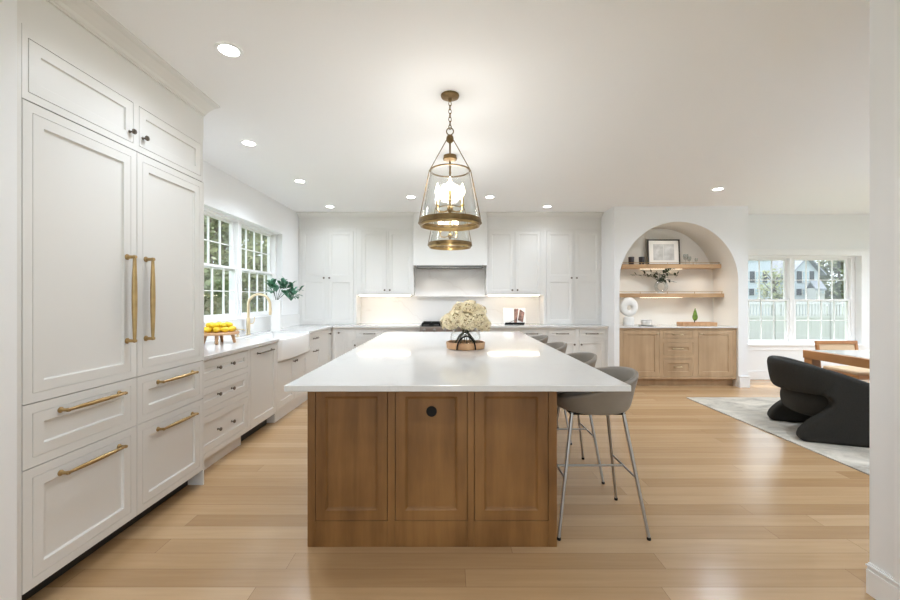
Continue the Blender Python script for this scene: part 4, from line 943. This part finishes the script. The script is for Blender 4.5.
mb.prism(side, -CR-0.06, -CR+0.06); mb.prism(side, CR-0.06, CR+0.06)
sh = mb.build('frame', M['boucle'], t, world=False)
md = sh.modifiers.new('r', 'REMESH'); md.mode = 'VOXEL'; md.voxel_size = 0.014
md = sh.modifiers.new('s', 'SMOOTH'); md.iterations = 5; md.factor = 0.6
md = sh.modifiers.new('r2', 'REMESH'); md.mode = 'VOXEL'; md.voxel_size = 0.010; md.use_smooth_shade = True
mb = MB(); poly = []
for i in range(40):
    a = 2*PI*i/40; c, sn = math.cos(a), math.sin(a)
    poly.append((math.copysign(abs(c)**0.6, c), math.copysign(abs(sn)**0.6, sn)))
rows = [(0.0, 0.20), (0.82, 0.20), (0.92, 0.215), (0.98, 0.255), (1.0, 0.31), (1.0, 0.36), (0.96, 0.42), (0.86, 0.45), (0.0, 0.455)]
vs = [(0.05+0.385*r*px, 0.285*r*py, z) for r, z in rows for px, py in poly]
fs = [(k*40+i, k*40+(i+1) % 40, (k+1)*40+(i+1) % 40, (k+1)*40+i) for k in range(len(rows)-1) for i in range(40)]
mb.add(vs, fs).build('seat_cushion', M['boucle'], t, smooth=True, angle=80, world=False)

# ------------------------------------------------------------------ outdoors
GZ = -0.45
b = MB().box(-60, 90, -30, 120, GZ-0.2, GZ); tag(b.build('lawn', M['lawn']), 'green lawn outside the windows', 'lawn', kind='stuff')
def tree(x, y, h, r, seed, m, label, n=2600, low=0.25, ls=1.0):
    rnd = random.Random(seed); t = thing('tree', label, 'tree', (x, y, GZ), 0, 'trees outside the windows')
    tk = MB().tube([(x, y, GZ), (x+0.1, y, GZ+h*0.4), (x, y+0.1, GZ+h*0.85)], [0.14, 0.10, 0.03], 8)
    for k in range(9):
        a = rnd.uniform(0, 2*PI); z = GZ+h*rnd.uniform(low+0.05, 0.8); L = r*rnd.uniform(0.6, 0.95)
        tk.tube([(x, y, z-0.3), (x+math.cos(a)*L*0.5, y+math.sin(a)*L*0.5, z+0.1), (x+math.cos(a)*L, y+math.sin(a)*L, z+0.5)], [0.05, 0.03, 0.01], 6)
    tk.build('trunk', M['bark'], t, smooth=True)
    lf = MB(); cl = []
    for k in range(46):
        while True:
            p = Vector((rnd.uniform(-1, 1), rnd.uniform(-1, 1), rnd.uniform(-1, 1)))
            if p.length < 1: break
        cl.append((Vector((x+p.x*r, y+p.y*r, GZ+h*(low+(1-low)*(p.z*0.5+0.5)))), r*rnd.uniform(0.22, 0.36)))
    for i in range(n):
        c, cr = cl[i % len(cl)]
        d = Vector((rnd.gauss(0, 1), rnd.gauss(0, 1), rnd.gauss(0, 1))).normalized()*cr*rnd.uniform(0.4, 1.1); p = c+d
        u = Vector((rnd.gauss(0, 1), rnd.gauss(0, 1), rnd.gauss(0, 1))).normalized(); v = u.orthogonal().normalized()
        s = rnd.uniform(0.07, 0.13)*ls; lf.add([p-u*s, p+v*s*0.5, p+u*s, p-v*s*0.5], [(0, 1, 2, 3)])
    lf.build('foliage', m, t)
K = [(-7.6, 12.5, 6.5, 1.7, 'leafy tree filling the left kitchen window'), (-8.6, 15.5, 7.5, 2.0, 'leafy tree between the two kitchen windows'), (-6.6, 14.5, 6.0, 1.6, 'leafy tree behind the brass faucet window'), (-9.5, 19.0, 9.0, 2.6, 'tall tree farther off behind the kitchen windows'), (-12.5, 19.5, 9.0, 2.8, 'broad tree at the back left outside'), (-7.0, 10.0, 4.0, 1.3, 'low bushy tree near the left kitchen window'), (-13.0, 26.0, 11, 3.5, 'distant tall tree behind the kitchen trees'), (-17.5, 25.0, 11, 3.8, 'most distant tree left of the kitchen trees'), (-9.0, 25.0, 10, 3.2, 'distant tree right of the kitchen window view')]
for i, (x, y, h, r, l) in enumerate(K): tree(x, y, h, r, 20+i, M['foliA' if i % 2 == 0 else 'foliB'], l, 3400, 0.08)
tree(38.8, 40.0, 11.0, 3.3, 51, M['foliB'], 'dark tree rising behind the white shed through the right dining window', 6500, 0.05, 2.4)
tree(28.6, 28.0, 5.6, 1.3, 52, M['foliB'], 'round tree at the right edge of the dining window view', 4000, 0.10, 1.5)
tree(42.5, 47.0, 13.0, 4.0, 53, M['foliA'], 'large tree far behind the neighbouring houses', 5500, 0.05, 2.8)
tree(21.6, 26.6, 4.0, 0.9, 54, M['foliA'], 'small tree between the two grey houses', 900, 0.25)
# fence
FY = 13.0
t = thing('garden_fence', 'white vinyl fence with a picket top outside the dining windows', 'fence', (12, FY, GZ))
for i in range(9):
    x = 7.0+i*1.8
    MB().box(x-0.06, x+0.06, FY-0.06, FY+0.06, GZ, 1.28).box(x-0.075, x+0.075, FY-0.075, FY+0.075, 1.28, 1.31).build('post', M['vinyl'], t)
    if i < 8:
        p = MB().box(x+0.06, x+1.74, FY-0.02, FY+0.02, GZ+0.08, 0.70).box(x+0.06, x+1.74, FY-0.035, FY+0.035, 0.70, 0.78).box(x+0.06, x+1.74, FY-0.03, FY+0.03, 1.14, 1.20)
        for k in range(11): p.box(x+0.06+k*0.152, x+0.06+k*0.152+0.006, FY-0.024, FY-0.0195, GZ+0.08, 0.70)
        for k in range(17): p.box(x+0.075+k*0.100, x+0.075+k*0.100+0.062, FY-0.012, FY+0.012, 0.78, 1.25)
        p.build('fence_panel', M['vinyl'], t)
# houses
def house(x0, x1, y0, y1, ez, rz, label, wins, ridge='y', m='siding'):
    t = thing('house', label, 'house', ((x0+x1)/2, (y0+y1)/2, GZ))
    w = MB().box(x0, x1, y0, y1, GZ, ez)
    if ridge == 'y': w.prism([(x0, ez), (x1, ez), ((x0+x1)/2, rz)], y0, y1)
    w.build('walls', M[m], t)
    r = MB(); xm, ym = (x0+x1)/2, (y0+y1)/2; o = 0.35
    if ridge == 'y':
        for (xa, za, xb, zb) in ((x0-o, ez-0.25, xm, rz), (x1+o, ez-0.25, xm, rz)): r.prism([(xa, za), (xb, zb), (xb, zb+0.15), (xa, za+0.15)], y0-o, y1+o)
    else:
        X = Matrix(((0, 1, 0, 0), (1, 0, 0, 0), (0, 0, 1, 0), (0, 0, 0, 1)))
        o = min(o, 0.12*(x1-x0))
        for (ya, za, yb, zb) in ((y0-o, ez-0.2, ym, rz), (y1+o, ez-0.2, ym, rz)): r.prism([(ya, za), (yb, zb), (yb, zb+0.15), (ya, za+0.15)], x0-o, x1+o, X)
    r.build('roof', M['roof'], t)
    for (wx, wz, ww, wh, sht) in wins:
        f = MB().box(wx-ww/2-0.08, wx+ww/2+0.08, y0-0.06, y0-0.001, wz-wh/2-0.08, wz+wh/2+0.08).build('window_trim', M['vinyl'], t)
        MB().box(wx-ww/2, wx-0.02, y0-0.08, y0-0.0605, wz-wh/2, wz-0.02).box(wx+0.02, wx+ww/2, y0-0.08, y0-0.0605, wz-wh/2, wz-0.02).box(wx-ww/2, wx-0.02, y0-0.08, y0-0.0605, wz+0.02, wz+wh/2).box(wx+0.02, wx+ww/2, y0-0.08, y0-0.0605, wz+0.02, wz+wh/2).build('pane', M['hwin'], f)
        if sht:
            for sg in (-1, 1):
                a = wx+sg*(ww/2+0.28); MB().box(a-0.18, a+0.18, y0-0.07, y0-0.001, wz-wh/2-0.05, wz+wh/2+0.05).build('shutter', M['shutter'], t)
HZ = 34.0
house(24.9, 27.3, HZ, HZ+8, 5.0, 7.6, 'grey sided house left, with black shutters, beyond the fence', [(26.2, 3.14, 0.5, 0.85, True), (26.2, 1.87, 0.6, 0.45, True)], 'x')
house(28.2, 30.4, HZ-1, HZ+7, 3.45, 4.75, 'grey gabled house right, seen by the window mullion, beyond the fence', [(29.3, 3.09, 0.45, 0.85, True), (29.3, 1.85, 0.5, 0.40, True)], 'y')
house(28.9, 29.6, HZ-2.4, HZ-1.6, 2.15, 2.6, 'small white shed with two windows before the grey gabled house', [(29.08, 1.85, 0.18, 0.25, False), (29.40, 1.85, 0.18, 0.25, False)], 'x', 'vinyl')
